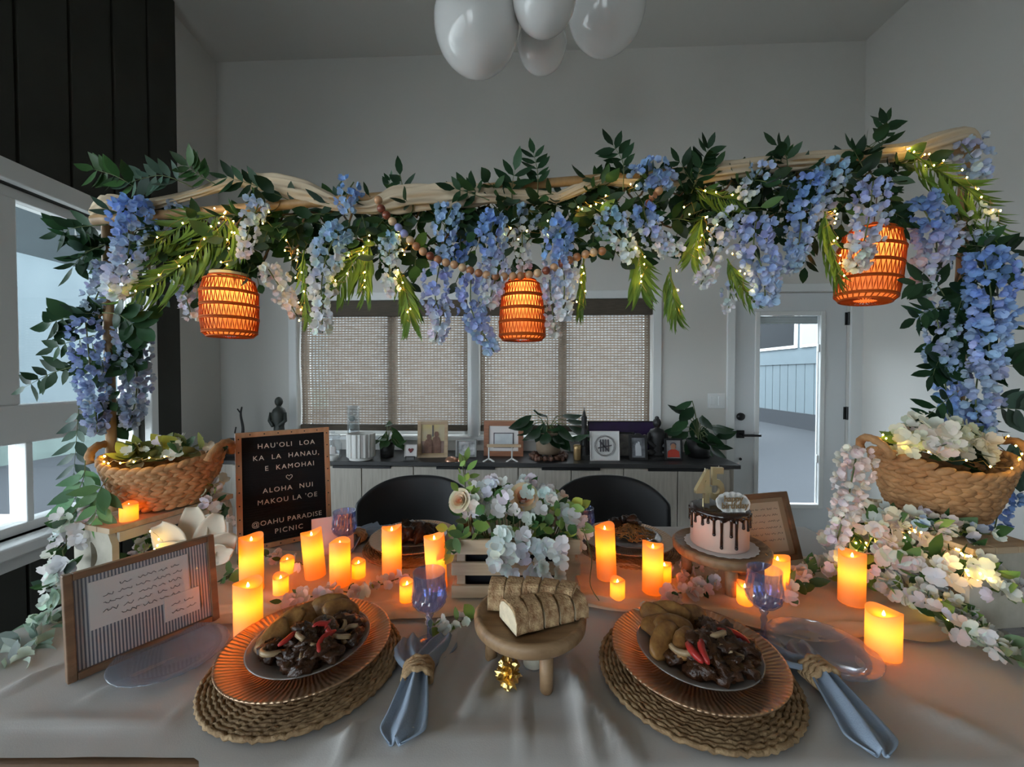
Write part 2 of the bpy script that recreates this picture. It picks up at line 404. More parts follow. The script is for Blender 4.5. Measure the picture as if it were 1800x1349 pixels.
# door
def door():
    x0, x1, z0, z1 = DR
    r = bpy.data.objects.new('door_1', None); COL.objects.link(r); struct(r); r.matrix_world = BM
    t = .062
    build('casing', MB().box(x0-t, x0-.004, -.018, .02, 0, z1+t).box(x1+.004, x1+t+.03, -.018, .02, 0, z1+t).box(x0-.004, x1+.004, -.018, .02, z1+.004, z1+t), MT['white'], r, bev=.003)
    g = rect(1333, 553, 1447, 888); gx0, gx1, gz0, gz1 = g
    mb = holes_wall(x0+.003, x1-.003, .018, z1-.003, [g], .022, .066)
    build('door_slab', mb, MT['door'], r)
    f = .03
    fr = MB().box(gx0-f, gx0+.006, .010, .03, gz0-f, gz1+f).box(gx1-.006, gx1+f, .010, .03, gz0-f, gz1+f).box(gx0+.006, gx1-.006, .010, .03, gz0-f, gz0+.006).box(gx0+.006, gx1-.006, .010, .03, gz1-.006, gz1+f)
    build('glazing_frame', fr, MT['white'], r, bev=.006)
    build('pane', MB().box(gx0, gx1, .04, .044, gz0, gz1), MT['pane'], r)
    bl = build('raised_blind', MB().box(gx0+.008, gx1-.008, .046, .056, gz1-.065, gz1-.004), mat('grey_blind', (.33,.35,.37), .6), r)
    for k in range(5): build('blind_slat', MB().box(gx0+.01, gx1-.01, .0445, .047, gz1-.062+k*.012, gz1-.054+k*.012), MT['white'], bl)
    build('blind_track', MB().box(gx1-.012, gx1-.004, .034, .039, gz0+.01, gz1-.01), MT['white'], r)
    for py in (612, 808):
        z = BW(1443, py)[1]; build('blind_slider', MB().box(gx1-.018, gx1+.004, .018, .036, z-.03, z+.03), MT['white'], r, bev=.004)
    for py in (560, 727, 915):
        z = BW(1492, py)[1]
        h = build('hinge', MB().tube([(x1+.002, .008, z-.05), (x1+.002, .008, z+.05)], .009, 10).box(x1-.018, x1+.02, .014, .021, z-.048, z+.048), MT['black'], r)
    hx, hz = BW(1303, 764); dx, dz = BW(1303, 733)
    MX = Matrix.Rotation(PI/2, 4, 'X')
    build('deadbolt', MB().lathe([(0,.0),(.026,.0),(.03,.008),(.03,.02),(.0,.022)], 20, Matrix.Translation((dx, .022, dz)) @ MX), MT['black'], r, True)
    h = build('lever_handle', MB().box(hx-.028, hx+.028, .006, .022, hz-.03, hz+.03).tube([(hx, .01, hz), (hx, -.035, hz)], .011, 10).box(hx-.008, hx+.125, -.05, -.032, hz-.011, hz+.007), MT['black'], r, bev=.002)
    kx, kz = BW(1303, 808); build('latch_knob', MB().ball((kx, .012, kz), .011, 10, 6), MT['black'], r, True)
    build('threshold', MB().box(x0, x1, -.02, .16, .0, .018), MT['black'], r)
door()
sx, sz = BW(1259, 705)
r = thing('light_switch', 'white double light switch plate between the shaded window and the door', 'switch'); r.matrix_world = BM
build('plate', MB().box(sx-.066, sx+.066, -.006, .0, sz-.058, sz+.058), MT['white'], r, bev=.003)
for q in (-.03, .03): build('rocker', MB().box(sx+q-.017, sx+q+.017, -.010, -.004, sz-.034, sz+.034), MT['white'], r, bev=.002)

# big left window: uprights, rail, panes
def left_window():
    r = bpy.data.objects.new('window_3', None); COL.objects.link(r); struct(r); r.matrix_world = LM
    a, c, z0, z1 = WL
    build('casing', MB().box(a-.08, a, -.045, .0, z0-.05, z1+.09).box(c, c+.055, -.045, .0, z0-.05, z1+.09).box(a, c, -.045, .0, z1, z1+.09), MT['white'], r, bev=.006)
    build('sill', MB().box(a-.1, c+.08, -.10, .05, z0-.055, z0), MT['white'], r, bev=.008)
    build('apron', MB().box(a-.08, c+.055, -.03, .0, z0-.13, z0-.055), MT['white'], r, bev=.004)
    build('frame', MB().box(a, c, .03, .12, z0, z0+.045).box(a, c, .03, .12, z1-.05, z1).box(a, a+.04, .03, .12, z0, z1).box(c-.04, c, .03, .12, z0, z1), MT['white'], r, bev=.004)
    build('middle_rail', MB().box(a+.04, c-.04, .02, .12, .985, 1.165), MT['white'], r, bev=.01)
    xs = [a+.04]
    x = 1.815
    ups = []
    while x > a+.3: ups.append(x); x -= .80
    for x in ups: build('upright', MB().box(x-.048, x+.048, .015, .12, 1.165, z1-.05), MT['white'], r, bev=.008)
    for x in ups: build('muntin', MB().box(x+.075, x+.105, .03, .11, z0+.045, .985), MT['white'], r, bev=.004)
    e = sorted(ups); E = [a+.04]+e+[c-.04]
    for i in range(len(E)-1):
        l = E[i]+(.048 if i else 0); h = E[i+1]-(.048 if i+1 < len(E)-1 else 0)
        build('pane', MB().box(l, h, .07, .075, 1.165, z1-.05), MT['pane'], r)
        l = E[i]+(.105 if i else 0); h = E[i+1]+(.075 if i+1 < len(E)-1 else 0)
        build('pane', MB().box(l, h, .07, .075, z0+.045, .985), MT['pane'], r)
left_window()
# unseen glazed opening added behind the camera, sized for fill daylight
r = bpy.data.objects.new('window_4', None); COL.objects.link(r); struct(r)
mb = MB()
for x in (RW[0], RW[0]+.665, RW[1]-.07): mb.box(x, x+.07, -3.06, -2.98, RW[2], RW[3])
mb.box(RW[0], RW[1], -3.06, -2.98, RW[2], RW[2]+.07).box(RW[0], RW[1], -3.06, -2.98, RW[3]-.07, RW[3])
build('frame', mb, MT['white'], r)
build('pane', MB().box(RW[0]+.07, RW[1]-.07, -3.022, -3.018, RW[2]+.07, RW[3]-.07), MT['pane'], r)
# portals: let the sky be sampled through the wall openings
def portal(loc, rot, sx, sy):
    l = bpy.data.lights.new('window_portal', 'AREA'); l.shape = 'RECTANGLE'; l.size = sx; l.size_y = sy
    l.cycles.is_portal = True
    o = bpy.data.objects.new('window_portal', l); COL.objects.link(o); o.matrix_world = loc @ rot
def wallportal(M, rc, y):
    portal(M @ Matrix.Translation(((rc[0]+rc[1])/2, y, (rc[2]+rc[3])/2)), Matrix.Rotation(-PI/2, 4, 'X'), rc[1]-rc[0], rc[3]-rc[2])
wallportal(BM, W1, .18); wallportal(BM, W2, .18); wallportal(BM, DR, .18); wallportal(LM, WL, .16)
portal(Matrix.Translation(((RW[0]+RW[1])/2, -3.14, (RW[2]+RW[3])/2)), Matrix.Rotation(PI/2, 4, 'X'), RW[1]-RW[0], RW[3]-RW[2])

# ------------------------------------------------------------------ outside
o = build('ground', MB().box(-40, 40, -40, 40, -.3, -.12), MT['concrete']); struct(o)
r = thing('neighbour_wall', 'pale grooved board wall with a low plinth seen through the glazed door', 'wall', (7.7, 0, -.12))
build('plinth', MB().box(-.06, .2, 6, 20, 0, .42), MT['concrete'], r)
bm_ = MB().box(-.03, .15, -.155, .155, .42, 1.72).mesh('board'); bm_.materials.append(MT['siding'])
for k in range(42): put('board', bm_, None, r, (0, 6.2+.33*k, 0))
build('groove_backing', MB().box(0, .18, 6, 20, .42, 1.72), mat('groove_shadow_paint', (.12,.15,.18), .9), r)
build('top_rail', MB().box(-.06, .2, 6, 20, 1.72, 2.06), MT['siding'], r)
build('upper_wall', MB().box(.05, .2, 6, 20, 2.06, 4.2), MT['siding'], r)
for y0, y1, mm in ((7.0, 10.9, 'bright'), (11.05, 14.5, 'dark')):
    f = build('window', MB().box(-.0, .06, y0, y1, 2.16, 3.25), MT['white'], r)
    build('pane', MB().box(-.01, .0, y0+.08, y1-.08, 2.24, 3.17), mat('sky_reflection_pane', (.2,.21,.22), .6) if mm == 'bright' else mat('dark_pane', (.012,.014,.016), .7, spec=.1), f)  # bright pane: reflected sky put in as a pale matte colour
# house next door beyond the left window, added wall screening bright sky behind the shades
PV = mat('pale_bounce_ground', (.42,.41,.39), .9, var=.1, scale=3)
o = build('bounce_ground', MB().box(-40, -2.75, -40, 4.1, -.13, -.11).box(-2.75, 40, -40, -3.3, -.13, -.11), PV); struct(o)  # unseen pale ground added to bounce skylight up onto walls and ceiling
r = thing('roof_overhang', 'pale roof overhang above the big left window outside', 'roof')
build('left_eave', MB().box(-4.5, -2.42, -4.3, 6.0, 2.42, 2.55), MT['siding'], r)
build('rear_sky_block', MB().box(-2.42, 3.0, -4.1, -3.12, 2.42, 2.55), MT['siding'], r)  # unseen overhang added to cut steep skylight at the rear opening
NB = mat('darkened_stucco', (.078,.101,.11), .9, c2=(.096,.122,.131), scale=1.2)  # stucco colour darkened to keep the window view below the sky level
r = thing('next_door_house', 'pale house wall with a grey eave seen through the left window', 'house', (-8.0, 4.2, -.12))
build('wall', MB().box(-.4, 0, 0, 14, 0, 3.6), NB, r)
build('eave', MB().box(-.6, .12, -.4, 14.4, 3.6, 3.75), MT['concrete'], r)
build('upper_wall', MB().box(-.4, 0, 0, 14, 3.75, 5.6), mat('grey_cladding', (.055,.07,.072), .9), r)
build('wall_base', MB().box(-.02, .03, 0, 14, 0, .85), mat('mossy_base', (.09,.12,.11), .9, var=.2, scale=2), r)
r = thing('sky_screen_wall', 'added pale wall hiding bright sky behind the woven shades', 'house', (-4.3, 9.5, -.12))
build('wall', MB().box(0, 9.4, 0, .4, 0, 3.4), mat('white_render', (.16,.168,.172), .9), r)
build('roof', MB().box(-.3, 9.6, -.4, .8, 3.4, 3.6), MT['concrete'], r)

# ================================================================== SIDEBOARD
SBT = .705
def sideboard():
    x0, x1 = max(-2.17, BW(395, 800)[0]), BW(1302, 815, -.45)[0]
    r = thing('sideboard', 'long greyed-oak sideboard with black top and black pulls below the shaded windows', 'sideboard'); r.matrix_world = BM
    build('worktop', MB().box(x0-.01, x1, -.455, -.005, SBT-.028, SBT), MT['blacktop'], r, bev=.003)
    build('carcass', MB().box(x0+.01, x1-.03, -.42, -.01, .1, SBT-.03), MT['oak'], r)
    build('plinth', MB().box(x0+.04, x1-.06, -.38, -.04, 0, .1), MT['blacktop'], r)
    pxs = [BW(p, 870, -.44)[0] for p in (408, 500, 636, 727, 818, 911, 1004, 1096, 1191, 1283)]
    for a, c in zip(pxs[:-1], pxs[1:]):
        d = build('door', MB().box(a+.003, c-.003, -.442, -.421, .11, SBT-.036), MT['oak'], r, bev=.002)
    for p0, p1 in ((585, 687), (767, 870), (952, 1055), (1139, 1246)):
        a = BW(p0, 820, -.445)[0]; c = BW(p1, 820, -.445)[0]
        build('pull', MB().box(a, c, -.452, -.428, SBT-.048, SBT-.030), MT['black'], r, bev=.003)
sideboard()

def onboard(px, Y): 
    p = P(px, 700, Y); return Vector((p.x, Y, SBT))
def s(px, Y): return px*Y/F
def picture(name, label, cat, loc, rz, w, h, fw, lean, framemat, backmat, th=.018, group=None):
    r = thing(name, label, cat, loc, (-lean, 0, rz), group)
    f = MB().box(-w/2, -w/2+fw, -th/2, th/2, 0, h).box(w/2-fw, w/2, -th/2, th/2, 0, h).box(-w/2+fw, w/2-fw, -th/2, th/2, 0, fw).box(-w/2+fw, w/2-fw, -th/2, th/2, h-fw, h)
    build('frame', f, framemat, r, bev=.0015)
    build('backing', MB().box(-w/2+fw*.5, w/2-fw*.5, 0, th/2-.001, fw*.5, h-fw*.5), backmat, r)
    return r
def easel(r, h, lean, w=.02):
    build('easel_leg', MB().box(-w/2, w/2, .012, .016, 0, h*.7, Matrix.Rotation(-.25, 4, 'X')), MT['black'], r)
def strokes(w, n, amp, x0, z0, y, seed, gap=.12):          # a line of handwriting as a thin raised ribbon
    rr = random.Random(seed); mb = MB(); x = x0; end = x0+w
    while x < end:
        L = rr.uniform(.010, .028); L = min(L, end-x); pts = []
        k = max(4, int(L/.0022))
        ph = rr.uniform(0, 6)
        for i in range(k+1):
            u = i/k
            pts.append((x+u*L+.0012*math.sin(i*2.1+ph), y, z0+amp*(.5*math.sin(i*1.7+ph)+.6*(rr.random()-.5))))
        mb.tube(pts, .00055, 4); x += L+rr.uniform(.004, .009)
    return mb
def blob(c, r, n1=14, n2=9, amp=.25, fq=2.0, seed=0):
    mb = MB(); off = Vector((seed*7.3, seed*3.1, 1.7))
    return mb.ball(c, r, n1, n2, mod=lambda d: 1+amp*noise.noise(d*fq+off))

# -- things along the sideboard, left to right
Y = 2.9
r = thing('driftwood_sculpture', 'thin black upright twig sculpture on a dark box at the left end of the sideboard', 'sculpture', onboard(424, 3.02))
bx_ = build('box', MB().box(-.13, .11, -.05, .06, 0, .12), MT['bronze'], r, bev=.004)
build('twig', MB().tube(spline([(.0,0,.11),(.01,0,.2),(-.005,0,.30),(.004,0,.36)], 14), [.012-.0005*i for i in range(15)], 6).tube([(-.004,0,.31),(-.03,.0,.345)], .005, 5).tube([(-.045,0,.11),(-.05,0,.17),(-.042,0,.21)], .005, 5), MT['bronze'], r, True)
r = thing('figure_statue', 'dark carved standing figure in the corner left of the shades', 'statue', onboard(490, 3.0))
build('pedestal', MB().box(-.055, .05, -.05, .05, 0, .13), MT['bronze'], r, bev=.006)
fig = MB().lathe([(.0,.13),(.042,.13),(.038,.18),(.034,.22),(.047,.27),(.052,.31),(.038,.345),(.018,.36),(.016,.37)], 18)
fig.ball((0,0,.40), (.027,.03,.036), 12, 8).tube([(-.05,-.01,.32),(-.058,-.02,.26),(-.02,-.045,.225)], .013, 7).tube([(.05,-.01,.32),(.058,-.02,.26),(.02,-.045,.225)], .013, 7)
build('figure', fig, mat('green_bronze', (.03,.035,.03), .5), r, True)
r = thing('glass_jar', 'clear glass jar with a pale label behind the letter board', 'jar', onboard(585, 2.92))
build('jar_body', MB().lathe([(.0,.002),(.05,.002),(.058,.02),(.058,.10),(.045,.13),(.045,.15)], 22), MT['clear'], r, True)
build('jar_lid', MB().lathe([(.047,.145),(.05,.15),(.047,.165),(.012,.17),(.012,.19),(0,.19)], 20), MT['clear'], r, True)
build('label', MB().grid(lambda u, v: (.0592*math.sin(-.7+1.4*u), -.0592*math.cos(-.7+1.4*u), .03+.06*v), 8, 1), MT['paper'], r)
r = thing('small_cup', 'small pale dish in front of the glass jar', 'cup', onboard(585, 2.80))
build('bowl', MB().lathe([(0,.004),(.022,.004),(.034,.03),(.036,.045),(.032,.045),(.028,.02),(0,.012)], 18), MT['ceramic'], r, True)
r = thing('ribbed_planter', 'white ribbed ceramic planter on the sideboard right of the letter board', 'planter', onboard(634, 2.86))
rr_ = s(23.5, 2.86)
build('pot', MB().lathe([(0,.004),(rr_*.84,.004),(rr_*.86,.02),(rr_,.026),(rr_,.185),(rr_*.93,.187),(rr_*.92,.02)], 72, mod=lambda r0, z, a: (r0*(1+.035*(1 if math.sin(a*18) > 0 else -1)) if .02 < z < .186 and r0 > rr_*.95 else r0, z)), MT['ceramic'], r)
build('soil', MB().disc(rr_*.92, .165), MT['twig'], r)
r = thing('bud_vase', 'tall clear glass tube vase holding grey pebbles behind the white planter', 'vase', onboard(621, 3.0))
build('tube', MB().lathe([(0,.003),(.04,.003),(.043,.01),(.043,.37),(.040,.37),(.040,.012),(0,.012)], 20), MT['clear'], r, True)
for k in range(5): build('pebble', blob((0,0,0), (.024,.02,.02), 10, 6, .2, 2, k), mat('grey_pebble', (.33,.36,.33), .5) if k == 0 else bpy.data.materials['grey_pebble'], r, True, loc=(U(-.012,.012), U(-.012,.012), .035+.06*k))
LEAFM = None
def leafmesh(L=1.0, W=.42, cup=.12, n=4, fold=.14, name='leaf'):
    v = []; f = []
    for i in range(n+1):
        u = i/n; wd = W*.5*math.sin(PI*u**.85)**.9 if 0 < i < n else 0.0
        z = cup*(1-(2*u-1)**2)*L*-.6
        v += [(u*L, -wd*L, z+fold*wd*L), (u*L, 0, z), (u*L, wd*L, z+fold*wd*L)]
    for i in range(n):
        a = i*3
        f += [(a, a+3, a+4, a+1), (a+1, a+4, a+5, a+2)]
    return MB().add(v, f).mesh(name, True)
LEAF = leafmesh(); LEAF.materials.append(MT['leaf'])
LEAFW = leafmesh(1, .62, .25, 5, .2); LEAFW.materials.append(MT['leaf'])
DG = (.020,.055,.022); MG = (.042,.10,.03); LG = (.22,.34,.08); YG = (.40,.42,.08); GG = (.06,.105,.075)
def jit(c, a=.25):
    k = 1+U(-a, a); return tuple(min(1, max(0, x*k*(1+U(-.08,.08)))) for x in c)
def basis(d, nrm):
    d = Vector(d).normalized(); y = Vector(nrm).cross(d)
    if y.length < 1e-4: y = d.orthogonal()
    y.normalize(); z = d.cross(y)
    return Matrix((d, y, z)).transposed()
def houseplant(r, z, spec, col, potmb, potmat):
    build('pot', potmb, potmat, r, True)
    spec = spec+[(dx*U(.4,1.1)+U(-.03,.03), dy+U(-.04,.04), dz*U(.4,1.05), L, wd) for (dx, dy, dz, L, wd) in spec]
    for (dx, dy, dz, L, wd) in spec:
        L *= 1.3
        tip = Vector((dx, dy, z+dz)); b0 = Vector((0,0,z))
        mid = (b0+tip)/2+Vector((0,0,.04))
        build('stalk', MB().tube(spline([b0, mid, tip], 8), .003, 5), MT['stem'], r, True)
        d = Vector((dx, dy, -.02+U(-.05,.05))).normalized()+Vector((0,0,U(-.5,.3)))
        put('leaf', LEAFW, None, r, tip, basis(d, (U(-.3,.3), -.6, 1)), (L, L*wd, L), jit(col))
r = thing('trailing_plant', 'small trailing plant in a dark pot beside the white ribbed planter', 'plant', onboard(680, 2.95))
houseplant(r, .1, [(.05,-.02,.09,.11,.8),(.03,0,.12,.12,.6),(-.06,-.03,.03,.09,.9),(.10,-.02,.0,.08,.7),(.0,-.05,.05,.08,.8),(.13,.0,-.04,.07,.8)], MG, MB().lathe([(0,.003),(.045,.003),(.055,.1),(.05,.1),(.048,.03)], 18), MT['bronze'])
r = picture('heart_card', 'tiny white canvas with a dark heart on a small easel', 'picture', onboard(721, 2.86)+Vector((0,0,.018)), 0, s(22, 2.86), s(22, 2.86), .004, .2, MT['paper'], MT['paper'], .008)
hp = [(.0,-.016),(.016,.002),(.017,.011),(.009,.016),(0,.009),(-.009,.016),(-.017,.011),(-.016,.002)]
build('heart', MB().prism([(x, z+.045) for x, z in hp], -.006, .0), mat('dark_red', (.16,.02,.02), .6), r)
build('easel', MB().tube([(-.03,-.012,0),(-.03,-.012,-.019)], .003, 5).tube([(.03,-.012,0),(.03,-.012,-.019)], .003, 5).tube([(-.035,-.012,.002),(.035,-.012,.002)], .003, 5), MT['black'], r)
Yf = 2.93
r = picture('photo_frame', 'pale wood photo frame with a couple against a yellow sunset', 'picture frame', onboard(760, Yf), .06, s(53, Yf), s(64, Yf), s(6, Yf), .12, MT['pine'], mat('sunset_photo', (.55,.42,.16), .4, c2=(.42,.36,.28), scale=6))
hh = s(64, Yf)
build('photo_sea', MB().box(-.08, .08, -.003, .0, .03, hh*.45), mat('photo_dusk', (.18,.11,.09), .5, c2=(.3,.2,.16), scale=14), r)
for x, k in ((-.028, 1.0), (.026, 1.12)):
    q = .13*k
    build('photo_figure', MB().prism([(x-.032,.03),(x+.032,.03),(x+.034,q*.75),(x+.022,q*.98),(x+.012,q*1.02),(x+.016,q*1.15),(x+.010,q*1.28),(x-.010,q*1.28),(x-.016,q*1.15),(x-.012,q*1.02),(x-.022,q*.98),(x-.034,q*.75)], -.005, -.002), mat('photo_brown', (.13,.055,.035), .5, c2=(.22,.12,.08), scale=30) if x < 0 else bpy.data.materials['photo_brown'], r)
build('photo_mast', MB().box(-.004, .004, -.005, -.002, .15, hh-.03), MT['ink'], r)
Yf = 2.94
r = picture('photo_frame', 'small silver frame with a black and white photograph in front of the shade', 'picture frame', onboard(819, Yf), 0, s(37, Yf), s(31, Yf), s(3.5, Yf), .15, mat('dull_silver', (.18,.18,.17), .4, .6), mat('grey_photo', (.6,.6,.6), .4, c2=(.07,.07,.07), scale=26))
for k, (px, lab) in enumerate(((793, 'copper coloured round dish lid lying on the sideboard'), (812, 'small shiny copper dish lid near the black and white photograph'))):
    q = thing('copper_lid', lab, 'dish', onboard(px, 2.82))
    build('lid_dome', MB().lathe([(.045-.008*k,.0),(.042-.008*k,.012),(.025,.026),(.0,.03)], 20), mat('copper%d' % k, (.50,.27,.18), .3, .8), q, True)
Yf = 2.98
r = picture('photo_frame', 'reddish-brown wooden frame with wide white mat at the centre of the sideboard', 'picture frame', onboard(885, Yf), -.05, s(70, Yf), s(62, Yf), s(9, Yf), .1, mat('cherry_wood', (.22,.075,.03), .45, c2=(.32,.12,.05), scale=9, stretch=(1,8,8)), MT['paper'])
build('inner_line', MB().box(-.074,.074,-.004,.0,.06,.066).box(-.074,.074,-.004,.0,.165,.171).box(-.074,-.068,-.004,.0,.06,.171).box(.068,.074,-.004,.0,.06,.171), MT['ink'], r)
build('document', MB().box(-.066,.066,-.003,.0,.068,.163), mat('pale_document', (.45,.48,.50), .6, c2=(.6,.62,.62), scale=12), r)
r = thing('bar_holder', 'little wooden bar on two clear stands before the reddish-brown frame', 'stand', onboard(886, 2.80))
build('bar', MB().box(-.118, .118, -.012, .012, .098, .118), MT['pine'], r, bev=.003)
for x in (-.105, .055): build('clear_stand', MB().tube([(x,0,.1),(x,0,.02),(x-.04,-.02,.0)], .006, 6).tube([(x,0,.02),(x+.04,-.02,.0)], .006, 6).tube([(x,0,.02),(x,.04,.0)], .006, 6), MT['ceramic'], r, True)
Yp = 2.93
r = thing('pothos_plant', 'broad-leaved dark green plant in a tan pot at the centre of the sideboard', 'plant', onboard(964, Yp))
houseplant(r, .19, [(-.12,-.02,.12,.15,.8),(-.06,-.06,.02,.13,.8),(.06,-.05,.06,.14,.8),(.14,-.02,.04,.17,.7),(.02,-.08,-.02,.12,.8),(-.10,.02,.05,.12,.8),(.10,.03,.11,.13,.7),(-.02,-.03,.12,.13,.9),(.17,-.03,-.04,.11,.8)], DG,
    MB().lathe([(0,.03),(.07,.03),(.088,.06),(.09,.11),(.08,.13),(.088,.14),(.09,.185),(.08,.187),(.076,.16)], 24), mat('tan_pot', (.25,.18,.12), .7, var=.15, scale=10))
r = thing('bead_wreath', 'brown seed wreath lying around the tan plant pot', 'wreath', onboard(965, 2.9))
sd = blob((0,0,0), (.018,.015,.013), 8, 6, .2, 2, 3).mesh('seed', True); sd.materials.append(mat('brown_seed', (.12,.055,.035), .5, var=.4, scale=30))
for k in range(60):
    a = 2*PI*k/60+U(-.1,.1); q = .118+U(-.018,.022)
    put('seed', sd, None, r, (q*math.cos(a), q*math.sin(a)*.9, .014+U(0,.014)), (R()*6, R()*6, R()*6), U(.8,1.2))
r = thing('gold_canister', 'small copper-gold canister beside the dark obelisk', 'canister', onboard(1015, 2.85))
build('body', MB().lathe([(0,.0),(.024,.0),(.026,.006),(.026,.08)], 20), mat('copper_gold', (.45,.30,.14), .35, .7, var=.2, scale=14), r, True)
build('lid', MB().lathe([(.028,.08),(.028,.1),(.024,.106),(0,.108)], 20), mat('copper_gold_lid', (.52,.36,.17), .3, .7), r, True)
r = thing('tower_ornament', 'slim dark tower ornament right of the plant', 'ornament', onboard(1027, 2.88))
build('tower', MB().box(-.035,.035,-.035,.035,0,.03).lathe([(.034,.03),(.026,.09),(.028,.1),(.022,.16),(.024,.17),(.017,.22),(.019,.25),(.02,.30),(.012,.31),(.010,.33),(.004,.345),(.0,.38)], 14), MT['bronze'], r)
Yf = 2.82
r = picture('monogram_tile', 'white square tile with a dark circular monogram on the sideboard', 'picture', onboard(1064, Yf), 0, s(52, Yf), s(52, Yf), .006, .12, MT['paper'], mat('white_tile', (.72,.71,.69), .5), .014)
cz = s(26, Yf); mb = MB()
for q in (.072, .064, .068): mb.tube([(q*math.cos(a*PI/20)+U(-.002,.002), -.006, cz+q*math.sin(a*PI/20)+U(-.002,.002)) for a in range(40)], .0016, 4, True)
build('monogram_ring', mb, mat('grey_print', (.28,.26,.25), .6), r)
mb = MB()
for x in (-.03, -.012, .006, .024): mb.box(x-.0045, x+.0045, -.008, -.004, cz-.04, cz+.045)
mb.prism([(-.048,cz-.02),(.048,cz+.0),(.048,cz+.008),(-.048,cz-.01)], -.008, -.004).prism([(-.04,cz+.03),(-.03,cz+.036),(.032,cz-.036),(.022,cz-.04)], -.008, -.004)
build('monogram', mb, MT['ink'], r)
Yf = 3.02
r = picture('purple_print', 'wide dark purple print leaning against the window behind the white tile', 'picture', onboard(1095, Yf), 0, s(122, Yf), s(60, Yf), .008, .08, MT['black'], mat('purple_photo', (.05,.02,.09), .4, c2=(.015,.012,.03), scale=5))
Yf = 2.88
r = picture('photo_frame', 'plain black frame with a dim photograph right of the white tile', 'picture frame', onboard(1100, Yf+.06), 0, s(34, Yf), s(45, Yf), .012, .1, MT['black'], mat('dim_photo', (.06,.055,.05), .4, c2=(.2,.18,.16), scale=22))
r = picture('photo_frame', 'ornate black frame with a silver photograph of two people', 'picture frame', onboard(1123, Yf-.04), 0, s(32, Yf), s(43, Yf), .018, .12, MT['bronze'], mat('silver_photo', (.3,.31,.33), .4, c2=(.06,.06,.07), scale=18))
build('scallop', MB().ball((0,0,s(43,Yf)), (.03,.008,.014), 10, 6).ball((-.05,0,s(42,Yf)), (.016,.008,.01), 8, 6).ball((.05,0,s(42,Yf)), (.016,.008,.01), 8, 6), MT['bronze'], r, True)
build('photo_figures', MB().prism([(-.02,.03),(.022,.03),(.02,.09),(.012,.11),(.012,.125),(.0,.13),(-.004,.115),(-.012,.12),(-.02,.1)], -.004, .0), mat('photo_grey', (.55,.56,.58), .5), r)
r = thing('buddha_statue', 'dark seated buddha statue between the silver photograph and the red portrait', 'statue', onboard(1155, 2.92))
bu = MB().ball((0,0,.035), (.075,.055,.035), 16, 8).ball((-.05,-.03,.045), (.035,.03,.022), 10, 6).ball((.05,-.03,.045), (.035,.03,.022), 10, 6)
bu.lathe([(.05,.03),(.052,.08),(.056,.14),(.058,.18),(.045,.205),(.018,.215),(.016,.23)], 18).tube([(-.055,-.01,.18),(-.068,-.02,.12),(-.03,-.05,.085)], .016, 8).tube([(.055,-.01,.18),(.068,-.02,.12),(.03,-.05,.085)], .016, 8)
bu.ball((0,-.002,.253), (.029,.031,.036), 14, 9).ball((0,0,.288), (.016,.016,.014), 10, 6).ball((0,-.034,.25), (.005,.006,.009), 6, 5)
build('body', bu, MT['bronze'], r, True)
build('base', MB().lathe([(.0,0),(.085,0),(.088,.01),(.08,.02),(0,.02)], 20), MT['bronze'], r)
Yf = 2.84
r = picture('photo_frame', 'black frame with a portrait of a person in red', 'picture frame', onboard(1185, Yf), -.05, s(31, Yf), s(38, Yf), .013, .12, MT['black'], mat('grey_backdrop', (.28,.27,.27), .5, var=.2, scale=10))
build('photo_figure', MB().prism([(-.042,.02),(.042,.02),(.038,.06),(.016,.075),(-.016,.075),(-.038,.06)], -.003, .001), mat('red_shirt', (.45,.05,.03), .5), r)
build('photo_face', MB().ball((0,-.002,.094), (.019,.002,.023), 12, 8), mat('photo_skin', (.35,.16,.09), .6), r)
build('photo_hair', MB().ball((0,-.001,.108), (.022,.002,.016), 12, 8), MT['ink'], r)
r = thing('monstera_plant', 'drooping dark green plant in a black pot at the right end of the sideboard', 'plant', onboard(1229, 2.95))
houseplant(r, .13, [(-.06,-.03,.24,.13,.9),(-.10,-.04,.16,.14,.8),(.0,-.05,.18,.13,.9),(.06,-.04,.10,.13,.9),(.10,-.03,.02,.12,.9),(-.09,-.03,.06,.12,.9),(.03,-.07,.04,.12,.9),(.12,.0,.10,.11,.9),(-.03,-.06,.0,.12,.9),(-.05,0,.28,.12,.7),(.05,-.07,-.03,.11,.9)], DG,
    MB().lathe([(0,.003),(.07,.003),(.088,.13),(.08,.13),(.076,.1)], 22), MT['bronze'])
for k, (px, lab) in enumerate(((1096, 'dark low tray under the frames right of the white tile'),)):
    pass

# ================================================================== TABLE, CHAIRS
TX0, TX1, TY0, TY1 = -1.07, 1.06, .562, 1.46
r = thing('dining_table', 'long brown wooden dining table under the white cloth', 'table', ((TX0+TX1)/2, (TY0+TY1)/2, 0))
hx, hy = (TX1-TX0)/2, (TY1-TY0)/2
build('tabletop', MB().box(-hx, hx, -hy, hy, .71, .748), MT['walnut'], r, bev=.004)
for a, q in ((-1, 1), (1, 1), (-1, -1), (1, -1)): build('leg', MB().box(a*(hx-.1)-.04, a*(hx-.1)+.04, q*(hy-.1)-.04, q*(hy-.1)+.04, 0, .71), MT['walnut'], r, bev=.004)
build('apron', MB().box(-hx+.1, hx-.1, -hy+.08, -hy+.1, .63, .71).box(-hx+.1, hx-.1, hy-.1, hy-.08, .63, .71).box(-hx+.08, -hx+.1, -hy+.1, hy-.1, .63, .71).box(hx-.1, hx-.08, -hy+.1, hy-.1, .63, .71), MT['walnut'], r)

